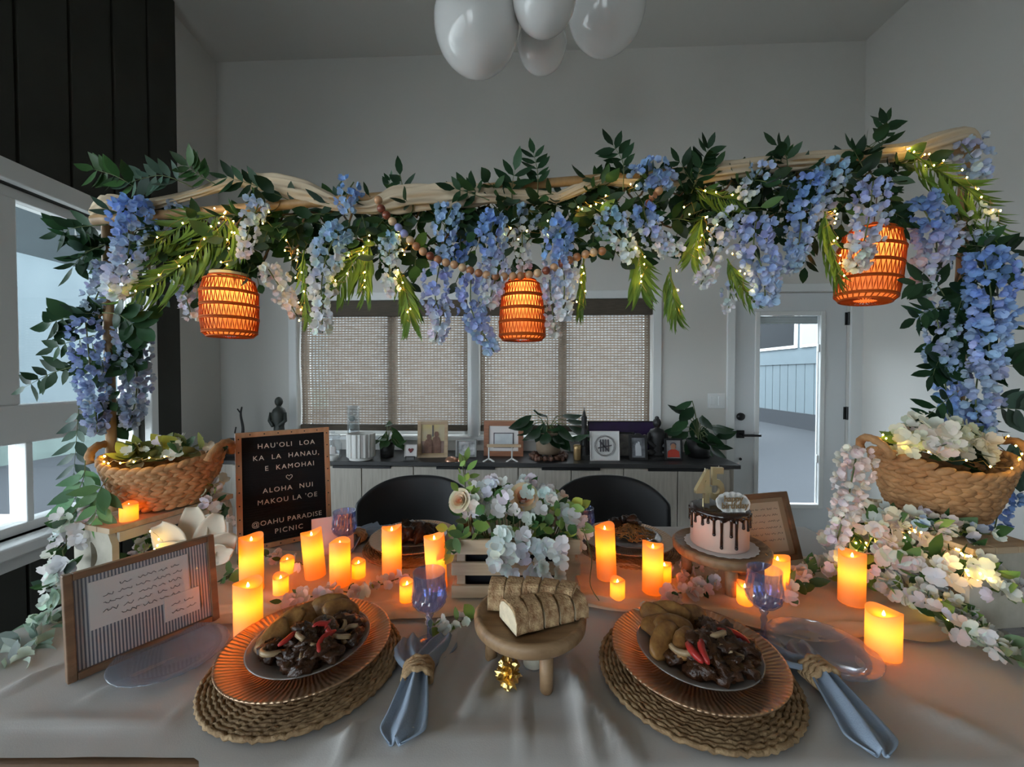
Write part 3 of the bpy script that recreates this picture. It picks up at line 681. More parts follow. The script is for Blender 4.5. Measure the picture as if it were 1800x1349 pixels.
def seg(p, a, b):
    ax, ay = a; bx_, by = b; dx, dy = bx_-ax, by-ay
    t = max(0, min(1, ((p[0]-ax)*dx+(p[1]-ay)*dy)/(dx*dx+dy*dy)))
    return math.hypot(p[0]-ax-t*dx, p[1]-ay-t*dy), t
def tp(px, py): q = T(px, py); return (q.x, q.y)
FOLDS = [(tp(820,1080), tp(715,1300), .012, .010), (tp(300,1272), tp(425,1130), .006, .007), (tp(150,1230), tp(330,1150), .005, .008), (tp(1000,1160), tp(1040,1330), .011, .012),
    (tp(985,1180), tp(1120,1340), .010, .012), (tp(880,1150), tp(820,1250), .009, .012), (tp(918,1180), tp(918,1340), .004, .004), (tp(800,1260), tp(960,1190), .005, .007),
    (tp(0,1266), tp(280,1272), .004, .012), (tp(560,1320), tp(690,1260), .009, .012), (tp(600,1335), tp(620,1290), .010, .009), (tp(660,1300), tp(1060,1300), .006, .02), (tp(1400,1335), tp(1470,1230), .008, .012),
    (tp(0,1220), tp(110,1170), .006, .01), (tp(1480,1120), tp(1560,1230), .005, .01), (tp(1600,1240), tp(1760,1300), .006, .015), (tp(1420,1120), tp(1640,1250), .003, .006)]
FLAT = [(-.385,.757,.172), (.334,.735,.172), (-.31,1.285,.16), (.365,1.275,.16)]
def cloth_z(x, y):
    h = .0
    for a, b, amp, wd in FOLDS:
        d, t = seg((x, y), a, b)
        h += 1.55*amp*math.exp(-(d/wd)**2)*(.25+.75*math.sin(PI*min(1, max(0, t*.9+.05))))
    h += .0022*noise.noise(Vector((x*6, y*6, 0)))+.001*noise.noise(Vector((x*17, y*17, 3)))
    k = 1.0
    for fx, fy, fr in FLAT:
        d = math.hypot(x-fx, y-fy)
        k = min(k, max(0, min(1, (d-fr)/.03)))
    return max(-.001, h)*k
def cloth():
    nx, ny = 250, 120
    v = []; f = []
    def lim(q, lo, hi, drop):           # q runs past the edge: returns position along, amount hung down
        if q < lo: return lo, lo-q
        if q > hi: return hi, q-hi
        return q, 0
    X0, X1, Y0, Y1 = TX0-.28, TX1+.28, TY0+.011, TY1+.25
    for j in range(ny+1):
        for i in range(nx+1):
            x = X0+(X1-X0)*i/nx; y = Y0+(Y1-Y0)*j/ny
            lo = TY0-.016; 
            if x > -.45: y -= .15*min(1, (x+.45)/.12)*max(0, 1-j/16)
            cx, dx = lim(x, TX0-.006, TX1+.006, 0); cy, dy = lim(y, lo, TY1+.006, 0)
            z = TZ-.001+cloth_z(cx, cy)-dx-dy
            fl_ = .018*math.sin(y*26+2*math.sin(y*9)) if dx > 0 else 0
            gl = .018*math.sin(x*24+2*math.sin(x*7)) if dy > 0 else 0
            m = min(1, (dx+dy)/.15)
            cx += (math.copysign(dx*.12+fl_*m+.004, x) if dx > 0 else 0); 
            if dy > 0: cy += (dy*.1+gl*m+.004)*(1 if y > 1 else -1)
            v.append((cx, cy, z))
    for j in range(ny):
        for i in range(nx): a = j*(nx+1)+i; f.append((a, a+1, a+nx+2, a+nx+1))
    o = build('tablecloth', MB().add(v, f), MT['linen'], smooth=True)
    tag(o, 'rumpled white tablecloth covering the dining table', 'tablecloth')
cloth()
def runner():
    x0, x1 = -.93, .97
    def fn(u, v):
        x = x0+(x1-x0)*u
        yc = 1.075+.03*math.sin(x*4.2+.6)
        lo = .895+.03*math.sin(x*5+1)+.02*noise.noise(Vector((x*9, 0, 4)))
        hi = 1.235+.02*math.sin(x*6)+.015*noise.noise(Vector((x*11, 5, 4)))
        if x > .35: lo -= .05*min(1, (x-.35)/.3)
        y = lo+(hi-lo)*v+.014*noise.noise(Vector((x*7, v*3, 1)))
        e = min(v, 1-v)
        h = .003+.0035*(1+math.sin(v*30+x*6+4*noise.noise(Vector((x*3, v*2, 2)))))*(.4+.6*noise.noise(Vector((x*5, v*5, 8)))**2*3)
        if v < .22: h += .006*max(0, math.sin(v/.22*PI*3+x*3))*(.6+.4*math.sin(x*9))
        return (x, y, max(TZ+.0045, TZ+cloth_z(x, y)+.0015+h))
    o = build('table_runner', MB().grid(fn, 260, 60), MT['gauze'], smooth=True)
    tag(o, 'beige gauze runner rumpled along the middle of the table beneath the candles', 'table runner')
runner()
RZ = TZ+.009
def chair(px, lab):
    c = P(px, 857, 1.82); r = thing('dining_chair', lab, 'chair', (c.x, 1.82, 0), group='black chairs behind the table')
    w = .25
    def back(u, v):
        a = (u-.5)*2.1; rad = .26
        top = .815-.11*abs(2*u-1)**2.6; z = .44+(top-.44)*v
        k = 1+.06*v
        return (rad*math.sin(a)*1.16*k, -.02+rad*math.cos(a)*.9*k-.12+.05*v, z)
    o = build('backrest', MB().grid(back, 28, 14), MT['plastic'], r, True); m = o.modifiers.new('t', 'SOLIDIFY'); m.thickness = .028; m.offset = 0
    b2 = o.modifiers.new('s', 'SUBSURF'); b2.levels = 1; b2.render_levels = 1
    build('seat', MB().lathe([(0,.42),(.2,.42),(.235,.435),(.24,.45),(.22,.47),(0,.46)], 32), MT['plastic'], r, True)
    for a, q in ((-1,1),(1,1),(-1,-1),(1,-1)): build('leg', MB().tube([(a*.14, q*.13, .42), (a*.21, q*.2, 0)], [.016,.011], 8), MT['black'], r, True)
chair(727, 'black rounded shell chair behind the table on the letter board side'); chair(1076, 'black rounded shell chair behind the table on the cake side')

# ================================================================== PLACE SETTINGS
def matmesh(rad):
    mb = MB(); n = int(rad/.0078)
    for k in range(n+1):
        q = .006+k*(rad-.008)/n
        m = max(10, int(q*2*PI/.0075)); pts = [((q+.0012*(-1)**i)*math.cos(2*PI*i/m), (q+.0012*(-1)**i)*math.sin(2*PI*i/m), .0052+.0014*math.sin(i*2.1+k*1.7)) for i in range(m)]
        mb.tube(pts, .0046, 5, True)
    return mb
MATM = matmesh(.168)
CH = MB().lathe([(0,.004),(.10,.004),(.112,.008),(.146,.019),(.150,.021),(.150,.024),(.146,.0235),(.112,.0125),(.10,.0085),(0,.0085)], 96)
PL = MB().lathe([(0,.003),(.068,.003),(.078,.008),(.106,.017),(.108,.019),(.105,.0195),(.078,.011),(.068,.007),(0,.007)], 64)
matme = MATM.mesh('woven_coil', True); matme.materials.append(MT['mat'])
chme = CH.mesh('charger_body', True); chme.materials.append(MT['charger'])
plme = PL.mesh('plate_body', True); plme.materials.append(glass('smoked_glass_plate', (.45,.40,.36), .10, .06, .35))
GS = 'place settings on the table'
def setting(x, y, where, dx=0, dy=0, k=1.0):
    o = put('round_placemat', matme, None, None, (x, y, TZ+.003), (0,0,R()*6), k); tag(o, 'round woven seagrass placemat '+where, 'placemat', 'woven placemats')
    o = put('charger_plate', chme, None, None, (x+dx, y+dy, TZ+.0165), (0,0,R()), k); tag(o, 'embossed copper-gold charger plate '+where, 'plate', 'charger plates')
    o = put('dinner_plate', plme, None, None, (x+dx+.004, y+dy, TZ+.0265), (0,0,0), k); tag(o, 'smoked glass dinner plate '+where, 'plate', 'dinner plates')
    return Vector((x+dx+.004, y+dy, TZ+.0345))
A = setting(-.385, .757, 'nearest the striped note frame at front left', -.004, .012)
B = setting(.334, .735, 'at front right beside the bread stand', .006, .010)
C_ = setting(-.31, 1.285, 'at the back left behind the candles', 0, 0, .92)
D_ = setting(.365, 1.275, 'at the back right left of the cake', 0, 0, .92)
PO = mat('roast_potato', (.15,.055,.014), .4, c2=(.31,.155,.045), scale=75, bump=.2, bscale=90)
ME = mat('glazed_meat', (.016,.006,.003), .3, c2=(.06,.022,.008), scale=60, bump=.4, bscale=120)
PE = mat('red_pepper', (.38,.025,.02), .3, var=.2, scale=30)
ON = mat('browned_onion', (.24,.15,.08), .35, c2=(.38,.27,.15), scale=50)
pome = []
for k in range(3):
    m = blob((0,0,0), (.036,.022,.0085), 18, 10, .18, 1.6, k+11).mesh('potato_slice', True); m.materials.append(PO); pome.append(m)
meme = []
for k in range(4):
    m = blob((0,0,0), (.022,.017,.012), 14, 10, .75, 2.2, k+21).mesh('meat_chunk', True); m.materials.append(ME); meme.append(m)
peme = MB().tube(spline([(-.022,0,0),(-.008,.006,.004),(.01,.004,.003),(.024,-.006,0)], 10), [.002,.0045,.0055,.006,.006,.006,.006,.0055,.005,.004,.002], 6).mesh('pepper_strip', True); peme.materials.append(PE)
onme = MB().tube(spline([(-.016,-.004,0),(-.004,.01,.004),(.012,.006,.003),(.018,-.006,0)], 10), .0042, 5).mesh('onion_strip', True); onme.materials.append(ON)
def serve(c, where, pots, seed):
    rr = random.Random(seed)
    for i, (x, y, z, rx, ry, rz, k) in enumerate(pots):
        o = put('potato_slice', pome[i % 3], None, None, c+Vector((x, y, z)), (rx, ry, rz), k)
        tag(o, 'roasted golden-brown potato slice on the plate '+where, 'potato', 'potato slices '+where)
    for i in range(46):
        a = rr.uniform(-2.9, 1.3); q = .078*math.sqrt(rr.random()); x = q*math.cos(a)+.012; y = q*math.sin(a)-.012
        h = .009+.034*max(0, 1-(math.hypot(x-.015, y+.01)/.085)**2)*rr.uniform(.5, 1)
        o = put('meat_chunk', meme[i % 4], None, None, c+Vector((x, y, h)), (rr.uniform(-.6,.6), rr.uniform(-.6,.6), rr.random()*6), rr.uniform(.75, 1.1))
        tag(o, 'dark glazed meat chunk heaped on the plate '+where, 'meat', 'meat chunks '+where)
    for i in range(4):
        a = rr.uniform(-2.6, .8); q = rr.uniform(.02, .06)
        o = put('pepper_strip', peme, None, None, c+Vector((q*math.cos(a)+.01, q*math.sin(a)-.015, .048-.25*q)), (rr.uniform(-.3,.3), rr.uniform(-.3,.3), rr.random()*6), rr.uniform(.8,1.2))
        tag(o, 'red pepper strip on the plate '+where, 'pepper', 'pepper strips '+where)
    for i in range(9):
        a = rr.uniform(-2.9, 1.0); q = rr.uniform(.015, .07)
        o = put('onion_strip', onme, None, None, c+Vector((q*math.cos(a)+.01, q*math.sin(a)-.012, .046-.3*q)), (rr.uniform(-.4,.4), rr.uniform(-.4,.4), rr.random()*6), rr.uniform(.8,1.3))
        tag(o, 'browned onion strip on the plate '+where, 'onion', 'onion strips '+where)
serve(A, 'nearest the striped note frame at front left', [(-.062,.022,.022,.5,-.5,.6,1.1),(-.045,.052,.02,.7,.2,.5,1),(-.02,.058,.026,1.0,.3,.9,1.05),(.006,.068,.034,1.15,.1,.35,1.1),(.034,.056,.03,.8,.3,.2,1.05),(-.066,-.012,.02,.3,-.5,1.2,1),(-.075,.005,.014,.2,-.3,1.0,.9)], 3)
serve(B, 'at front right beside the bread stand', [(-.066,-.008,.026,.9,-.4,.7,1.15),(-.055,.035,.026,.6,-.2,-.5,1.1),(-.026,.062,.034,1.0,0,-.3,1.1),(.012,.062,.03,.9,.1,.2,1.05),(-.035,.022,.034,.6,.1,-.2,1.05),(-.03,-.02,.03,.5,-.2,.9,1.0),(-.055,.062,.03,.9,.2,-.8,1.0)], 5)
# back plates: braised meat on the left, noodles on the right
for i in range(16):
    a = R()*6; q = .06*math.sqrt(R())
    o = put('meat_chunk', meme[i % 4], bpy.data.materials['glazed_meat'], None, C_+Vector((q*math.cos(a), q*math.sin(a)*.8, .012+.02*(1-q/.06))), (R(), R(), R()*6), U(1.1,1.5)); tag(o, 'large braised meat piece on the back left plate', 'meat', 'meat on the back left plate')
NO = mat('fried_noodle', (.30,.15,.04), .35, var=.3, scale=40)
mb = MB()
for i in range(70):
    a = R()*6.28; q = .055*math.sqrt(R()); pts = []
    th = R()*6.28
    for k in range(10):
        th += U(-.7,.7); pts.append((q*math.cos(a), q*math.sin(a)*.8, .010+.028*max(0, 1-q/.075)+U(0,.010)))
        x = q*math.cos(a)+.011*math.cos(th); y = q*math.sin(a)+.011*math.sin(th); q = min(.078, math.hypot(x, y)); a = math.atan2(y, x)
    mb.tube(pts, .0016, 4)
o = build('fried_noodles', mb, NO, smooth=True, loc=D_); tag(o, 'tangle of fried noodles on the back right plate', 'noodles', kind='stuff')
for i in range(9):
    a = R()*3.14; q = .05*math.sqrt(R())
    o = put('meat_chunk', meme[i % 4], None, None, D_+Vector((q*math.cos(a), q*math.sin(a)+.015, .046-.3*q)), (R(), R(), R()*6), U(.9,1.3)); tag(o, 'dark meat piece on the noodles of the back right plate', 'meat', 'meat on the noodles')

# ---- napkins with rope rings
def napkin(ring, tail, head, lab):
    ring = Vector((*ring, 0)); tail = Vector((*tail, 0)); head = Vector((*head, 0))
    r = thing('blue_napkin', lab, 'napkin', (ring.x, ring.y, TZ+.002), group='blue napkins in rope rings')
    def strip(end, w, fan, seed):
        d = end-ring; L = d.length; d.normalize(); n = Vector((-d.y, d.x, 0))
        def fn(u, v):
            s_ = v*L; wd = .017+(w-.017)*min(1, (v/.75))**.8
            if v > .8: wd *= 1-(.75 if fan else .35)*((v-.8)/.2)**1.5
            t = (u-.5)*2
            fold = .010*math.cos(t*PI*2.0+seed)*(1-.5*v)+.010*(1-t*t)
            z = .019*(1-v)**1.6+max(.0, fold)+.003
            p = d*s_+n*(t*wd+.012*math.sin(v*2.5+seed)*v)
            return (p.x, p.y, z)
        o = build('folded_cloth', MB().grid(fn, 26, 30), MT['bluecloth'], r, True)
        m = o.modifiers.new('t', 'SOLIDIFY'); m.thickness = .003; m.offset = 1
    strip(tail, .036, True, .3)
    d = head-ring; n = Vector((-d.y, d.x, 0)).normalized()
    hd = head
    for q, sd in ((.022, 1.2), (-.022, 2.4)):
        strip(hd+n*q*1.5, .032, False, sd)
    d.normalize(); M = Matrix((n, Vector((0,0,1)), d)).transposed().to_4x4()
    for k in range(4):
        pts = []
        for i in range(28):
            a = 2*PI*i/28; pts.append(M @ Vector((.0235*math.cos(a), .018*math.sin(a)+.020, -.013+.009*k+.003*math.sin(a*7+k*1.6))))
        build('rope_ring', MB().tube(pts, .0055, 6, True), MT['rope'], r, True)
napkin(tp(735,1205), tp(690,1318), tp(746,1128), 'dusty blue napkin in a rope ring between the front left plate and the bread stand')
napkin(tp(1440,1205), tp(1545,1338), tp(1365,1140), 'dusty blue napkin in a rope ring right of the front right plate')
napkin(tp(628,955), tp(585,985), tp(672,928), 'dusty blue napkin beside the back left plate near the letter board')

# ---- goblets
def goblet(px, py, lab, h=.145, k=1.0):
    p = T(px, py); r = thing('blue_goblet', lab, 'goblet', (p.x, p.y, TZ+.001), group='blue pressed-glass goblets')
    def flute(r0, z, a):
        if z > h*.50 and z < h*.9: return r0*(1+.035*math.cos(a*14)+(.028*math.cos(a*14+PI*round((z/h-.5)*26)) if z < h*.72 else 0)), z
        return r0, z
    b = h
    prof = [(.0,b*.45),(.010,b*.46),(.022,b*.50),(.028,b*.54),(.0315,b*.58),(.0335,b*.62),(.0345,b*.66),(.0345,b*.70),(.0335,b*.78),(.031,b*.88),(.0325,b*1.0),(.0305,b*1.0),(.029,b*.88),(.031,b*.78),(.032,b*.66),(.028,b*.575),(.018,b*.51),(0,b*.49)]
    build('bowl', MB().lathe([(x*k, z) for x, z in prof], 56, mod=flute), MT['goblet'], r, False)
    build('glass_stem', MB().lathe([(.0,b*.03),(.009,b*.05),(.0055,b*.12),(.0045,b*.25),(.007,b*.31),(.0045,b*.36),(.009,b*.42),(.006,b*.455)], 14), MT['goblet'], r, True)
    build('foot', MB().lathe([(0,.0),(.032,.0),(.033,.002),(.02,.005),(.006,.011),(0,.012)], 32), MT['goblet'], r, True)
goblet(755, 1135, 'pale blue pressed-glass goblet left of the bread stand', .150)
goblet(1342, 1128, 'pale blue pressed-glass goblet in front of the cake stand', .150)
goblet(606, 982, 'pale blue pressed-glass goblet in front of the letter board', .142)
goblet(1026, 958, 'pale blue pressed-glass goblet half hidden behind the crate flowers', .12)
# ---- blue glass side plates
def gplate(px, py, rad, lab):
    p = T(px, py); r = thing('glass_side_plate', lab, 'plate', (p.x, p.y, TZ+.003), group='blue glass side plates')
    build('plate_body', MB().lathe([(0,.002),(rad*.62,.002),(rad*.72,.006),(rad*.98,.012),(rad,.0135),(rad*.98,.0145),(rad*.72,.009),(rad*.62,.005),(0,.005)], 64, mod=lambda q, z, a: (q, z+(.0008*math.sin(a*40) if q > rad*.75 else 0))), MT['blueplate'], r, True)
gplate(302, 1160, .092, 'pale blue glass side plate in front of the striped note frame')
gplate(1442, 1150, .095, 'pale blue glass side plate under the right goblet side, reflecting a candle')

# ================================================================== BREAD STAND
bs = Vector((.034, .765, TZ)); 
r = thing('bread_stand', 'round three-legged wooden stand holding bread at the front centre', 'stand', bs)
build('board', MB().lathe([(0,.073),(.098,.073),(.105,.080),(.106,.092),(.101,.1),(.095,.1005),(.091,.094),(0,.093)], 64), MT['acacia'], r, True)
for a in (math.radians(-70), math.radians(172), math.radians(50)):
    x, y = .075*math.cos(a), .075*math.sin(a)
    build('leg', MB().lathe([(0,0),(.010,0),(.0115,.003),(.0125,.075),(0,.075)], 16, Matrix.Translation((x, y, 0))), MT['acacia'], r, True)
CR = mat('flatbread_crust', (.22,.095,.035), .75, c2=(.60,.41,.22), scale=80, bump=.5, bscale=260)
CI = mat('bread_crumb', (.70,.58,.40), .9, var=.12, scale=60, bump=.4, bscale=120)
def slice_(loc, rz, L, W, H, lab, tilt=0):
    r = thing('bread_slice', lab, 'bread', loc, (tilt, 0, rz), 'slices of flat bread on the wooden stand')
    n = 10; prof = []
    for i in range(n+1):
        u = -1+2*i/n; prof.append((u*L/2, H*(1-.45*abs(u)**4)))
    poly = [(-L/2, 0)]+prof+[(L/2, 0)]
    cb = build('crumb', MB().prism(poly, -W/2, W/2), CI, r)
    top = [(x, z+.0006) for x, z in prof]; t2 = [(x*1.01, z+.0045) for x, z in prof]
    build('crust', MB().prism([(-L/2-.001,.0)]+t2+[(L/2+.001,.0)]+[(L/2-.001,.001)]+top[::-1]+[(-L/2+.001,.001)], -W/2+.0005, W/2-.0005), CR, cb, bev=.001)
names = ['rear row, leftmost', 'rear row, second from the left', 'rear row, third from the left', 'rear row, fourth from the left', 'rear row, rightmost']
bz = TZ+.0955
for k in range(5):
    slice_((bs.x-.062+.034*k, bs.y+.038-.004*k, bz), math.radians(84-4*k), .062, .032, .044-.002*abs(k-2), 'flat bread slice in the '+names[k])
names = ['front row, leftmost with its crumb facing forward', 'front row, second from the left', 'front row, third from the left', 'front row, fourth from the left', 'front row, rightmost']
for k in range(5):
    slice_((bs.x-.030+.029*k, bs.y-.036+.0115*k, bz+.001), math.radians(118 if k == 0 else 108), .066, .027, .038-.002*k, 'flat bread slice in the '+names[k])
# things beneath the stand
p = T(893, 1213)
o = build('gold_foil_twist', blob((0,0,.02), (.019,.022,.02), 26, 18, .9, 3.2, 5), MT['gold'], None, loc=(p.x, p.y+.01, TZ+.0015)); tag(o, 'crumpled gold foil wrapper under the bread stand', 'foil')
p = T(938, 1178); r = thing('small_glass_jar', 'small ribbed clear glass jar under the bread stand', 'jar', (p.x, p.y+.01, TZ+.002))
build('jar_body', MB().lathe([(0,.002),(.021,.002),(.023,.008),(.022,.014),(.024,.02),(.022,.026),(.024,.032),(.022,.042),(.018,.05)], 28), MT['clear'], r, True)
build('jar_wax', MB().lathe([(0,.004),(.019,.004),(.019,.03),(0,.03)], 20), MT['unlit'], r, True)

# ================================================================== CENTRE CRATE
ccx = (T(792,1062).x+T(1022,1062).x)/2; CY0 = .972; CW = .312; CD = .19; CHH = .142
crate_c = thing('wooden_crate', 'small pale pine slatted crate filled with white flowers at the table centre', 'crate', (ccx, CY0+CD/2, RZ))
for z0, z1 in ((.0,.030), (.055,.086), (.106,.142)):
    for y in (-CD/2, CD/2-.01): build('slat', MB().box(-CW/2, CW/2, y, y+.01, z0, z1), MT['pine'], crate_c, bev=.0015)
    for x in (-CW/2+.001, CW/2-.011): build('slat', MB().box(x, x+.01, -CD/2+.0105, CD/2-.0105, z0, z1), MT['pine'], crate_c, bev=.0015)
for a in (-1, 1):
    for q in (-1, 1): build('corner_post', MB().box(a*(CW/2-.022)-.010, a*(CW/2-.022)+.010, q*(CD/2-.0205)-.0095, q*(CD/2-.0205)+.0095, 0, .142), MT['pine'], crate_c)
build('base_board', MB().box(-CW/2+.012, CW/2-.012, -CD/2+.012, CD/2-.012, .002, .01), MT['pine'], crate_c)
build('dark_lining', MB().box(-CW/2+.014, CW/2-.014, -CD/2+.032, CD/2-.032, .010, .09), MT['felt'], crate_c)

# ================================================================== SIDE CRATES
def boxcrate(c, L, W, H, rz, lab):
    r = thing('whitewashed_crate', lab, 'crate', c, (0, 0, rz), 'whitewashed crates at the table ends')
    t = .014
    for y0, sgn in ((-L/2, 1), (L/2-t, -1)):
        # end board with a curved hand hole
        n = 20; mb = MB(); hw, hh, hz = .012, .032, H*.58
        out = [(-W/2,0),(W/2,0),(W/2,H-t),(-W/2,H-t)]
        ring = [(hw*math.cos(2*PI*i/n)+.006*math.cos(2*PI*i/n*2), hz+hh*math.sin(2*PI*i/n)) for i in range(n)]
        outer = []
        for i in range(n):
            a = 2*PI*i/n; ca, sa = math.cos(a), math.sin(a); cz = (H-t)/2
            k = min((W/2)/max(abs(ca), 1e-6), cz/max(abs(sa), 1e-6)); outer.append((ca*k, cz+sa*k))
        for y in (y0, y0+t):
            mb.add([(x, y, z) for x, z in ring]+[(x, y, z) for x, z in outer], [(i, (i+1) % n, n+(i+1) % n, n+i) for i in range(n)])
        mb.add([(x, y0, z) for x, z in outer]+[(x, y0+t, z) for x, z in outer], [(i, (i+1) % n, n+(i+1) % n, n+i) for i in range(n)])
        mb.add([(x, y0, z) for x, z in ring]+[(x, y0+t, z) for x, z in ring], [(i, (i+1) % n, n+(i+1) % n, n+i) for i in range(n)])
        build('end_board', mb, MT['whitewash'], r)
    k = 3
    for i in range(k):
        x0 = -W/2+i*W/k
        build('top_plank', MB().box(x0+.001, x0+W/k-.001, -L/2-.004, L/2+.004, H-t, H), MT['pine'], r, bev=.0015)
    for x in (-W/2, W/2-.01):
        build('side_slat', MB().box(x, x+.01, -L/2+t+.0005, L/2-t-.0005, 0.0, H*.2), MT['whitewash'], r, bev=.0015)
        if x < 0 or True: build('side_slat', MB().box(x, x+.01, -L/2+t+.0005, L/2-t-.0005, H*.78, H-t-.0005), MT['whitewash'], r, bev=.0015)
    return r
LC = Vector((-.985, 1.135, TZ+.002)); RC = Vector((1.045, 1.01, TZ+.002)); CRH = .178
boxcrate(LC, .30, .15, CRH, -.32, 'whitewashed wooden crate under the left basket')
boxcrate(RC, .29, .17, CRH, .10, 'whitewashed wooden crate under the right basket')

# ================================================================== BASKETS
def basket(c, r0, r1, H, lab, rz, dip=.03):
    r = thing('woven_basket', lab, 'basket', c, (0, 0, rz), 'woven baskets on the crates')
    rows = 11
    for j in range(rows):
        v = (j+.5)/rows; rad = r0+(r1-r0)*v**.7; mb = MB()
        n = int(2*PI*rad/.026)
        for i in range(n):
            a = 2*PI*(i+.5*(j % 2))/n+U(-.02,.02)
            z = .01+(H-.01)*v
            zz = z+dip*v**2*math.cos(2*a)
            M = Matrix.Translation((rad*math.cos(a), rad*.86*math.sin(a), zz)) @ Matrix.Rotation(a+PI/2, 4, 'Z') @ Matrix.Rotation((.38 if j % 2 else -.38)+U(-.15,.15), 4, 'Y')
            mb.ball((0,0,0), (.0215,.0095,.0098), 10, 6, M)
        build('braid_row', mb, MT['wicker'], r, True)
    build('inner_wall', MB().lathe([(0,.006),(r0,.006),(r0+(r1-r0)*.6,H*.45),(r1-.004,H*.92)], 40, Matrix.Diagonal((1,.86,1,1)), mod=lambda q, z, a: (q, z+dip*(z/H)**2*math.cos(2*a))), MT['twig'], r, True)
    for sg in (-1, 1):
        pts = []
        for i in range(17):
            a = PI*i/16; y = .055*math.cos(a); z = H+dip-.016+.042*math.sin(a)
            pts.append((sg*(r1+.004+.016*math.sin(a)), y, z))
        mb = MB().tube(pts, .010, 8, mod=lambda q, u, th: q*(1+.16*math.sin(th*2+u*60)))
        build('handle', mb, MT['wicker'], r, True)
    return r
LB = Vector((-.985, 1.15, TZ+.002+CRH+.002)); RB = Vector((1.10, 1.045, TZ+.002+CRH+.002))
basket(LB, .088, .140, .135, 'woven hyacinth basket of greenery on the left crate', .12, .012)
basket(RB, .085, .140, .155, 'woven hyacinth basket of cream flowers on the right crate', -.15, .020)

# ================================================================== CAKE
ck = Vector((.548, 1.06, RZ))
r = thing('cake_stand', 'round three-legged wooden stand under the birthday cake', 'stand', ck)
build('board', MB().lathe([(0,.074),(.112,.074),(.117,.08),(.118,.094),(.113,.099),(.109,.099),(.106,.095),(0,.094)], 64), MT['acacia'], r, True)
for a in (-1.75, 2.62, .45):
    x, y = .082*math.cos(a), .082*math.sin(a); build('leg', MB().lathe([(0,0),(.0125,0),(.0135,.003),(.0145,.076),(0,.076)], 16, Matrix.Translation((x, y, 0))), MT['acacia'], r, True)
o = build('cake_doily', MB().lathe([(0,.0),(.086,.0),(.088,.0008),(.086,.0016),(0,.0016)], 96, mod=lambda q, z, a: (q*(1+.02*math.cos(a*24)) if q > .05 else q, z)), MT['paper'], None, loc=ck+Vector((0,0,.0953))); tag(o, 'scalloped white paper doily under the cake', 'doily')
r = thing('birthday_cake', 'small pink-cream birthday cake with dark chocolate drip', 'cake', ck+Vector((-.004,0,.098)))
CRM = mat('pink_buttercream', (.62,.42,.33), .55, var=.04, scale=12, bump=.06, bscale=60)
CHO = mat('dark_chocolate', (.022,.009,.006), .18, spec=.6)
build('sponge', MB().lathe([(0,0),(.068,0),(.0695,.003),(.0695,.088),(.067,.093),(0,.094)], 64), CRM, r, True)
dr = [R() for _ in range(48)]
def drip(q, z, a):
    if z < .07:
        k = int(a/(2*PI)*48) % 48; 
    return q, z
gan = build('ganache', MB().lathe([(0,.099),(.062,.099),(.0705,.096),(.0718,.090),(.0715,.084),(.0695,.084)], 96, mod=lambda q, z, a: (q, z-(.007*(1+math.sin(a*19))*.5 if z < .085 else 0))), CHO, r, True)
for k in range(26):
    a = 2*PI*k/26+U(-.05,.05); L = random.choice((.018,.026,.034,.045,.075,.03)); pts = [(.0705*math.cos(a), .0705*math.sin(a), .09-L*i/5) for i in range(6)]
    build('drip', MB().tube(pts, [.0045,.004,.0034,.0032,.0036,.0038], 7).ball(pts[-1], .0044, 8, 6), CHO, gan, True)
for ch, dx, dz, rz, lab in (('4', -.046, .0, .10, 'gold number four candle on the cake'), ('5', .004, .006, -.05, 'gold number five candle on the cake')):
    q = thing('number_candle', lab, 'candle', ck+Vector((dx-.004, -.006 if ch == '4' else .022, .1975)), (0, 0, rz), 'gold number candles')
    me = text(ch, .118, .006, 0, 1, .0030); o = put('numeral', me, MT['goldpaint'], q, (0, 0, .012), (PI/2, 0, 0), (.70, 1, 1))
    build('pick', MB().tube([(0,0,-.015),(0,0,.02)], .002, 6), MT['goldpaint'], q)
    build('wick', MB().tube([(.004,0,.088),(.0045,0,.100)], .0009, 5), MT['unlit'], q)
q = thing('cake_topper', 'white cloud-shaped happy birthday plaque on the cake', 'cake topper', ck+Vector((.010, -.052, .1930)), (-.45, 0, .05)); q.scale = (1.2,1.2,1.2)
mb = MB()
for i in range(13):
    a = 2*PI*i/13; mb.lathe([(0,-.0016),(.0105,-.0016),(.0105,.0016),(0,.0016)], 14, Matrix.Translation((.026*math.cos(a), 0, .022+.013*math.sin(a))) @ Matrix.Rotation(PI/2, 4, 'X'))
mb.box(-.026,.026,-.0016,.0016,.010,.034)
pq = build('plaque', mb, MT['ceramic'], q)
for t_, z in (('happy', .0245), ('birthday', .0105)): put('lettering', text(t_, .0175, .0006, .3, 1, .0003), mat('bronze_ink_'+t_, (.20,.12,.05), .4), pq, (0, -.0024, z), (PI/2, 0, 0))

# ================================================================== FRAMES AND LETTER BOARD
def two(a, b): 
    m = (a+b)/2; d = b-a; return Vector((m.x, m.y, 0)), math.atan2(d.y, d.x), math.hypot(d.x, d.y)
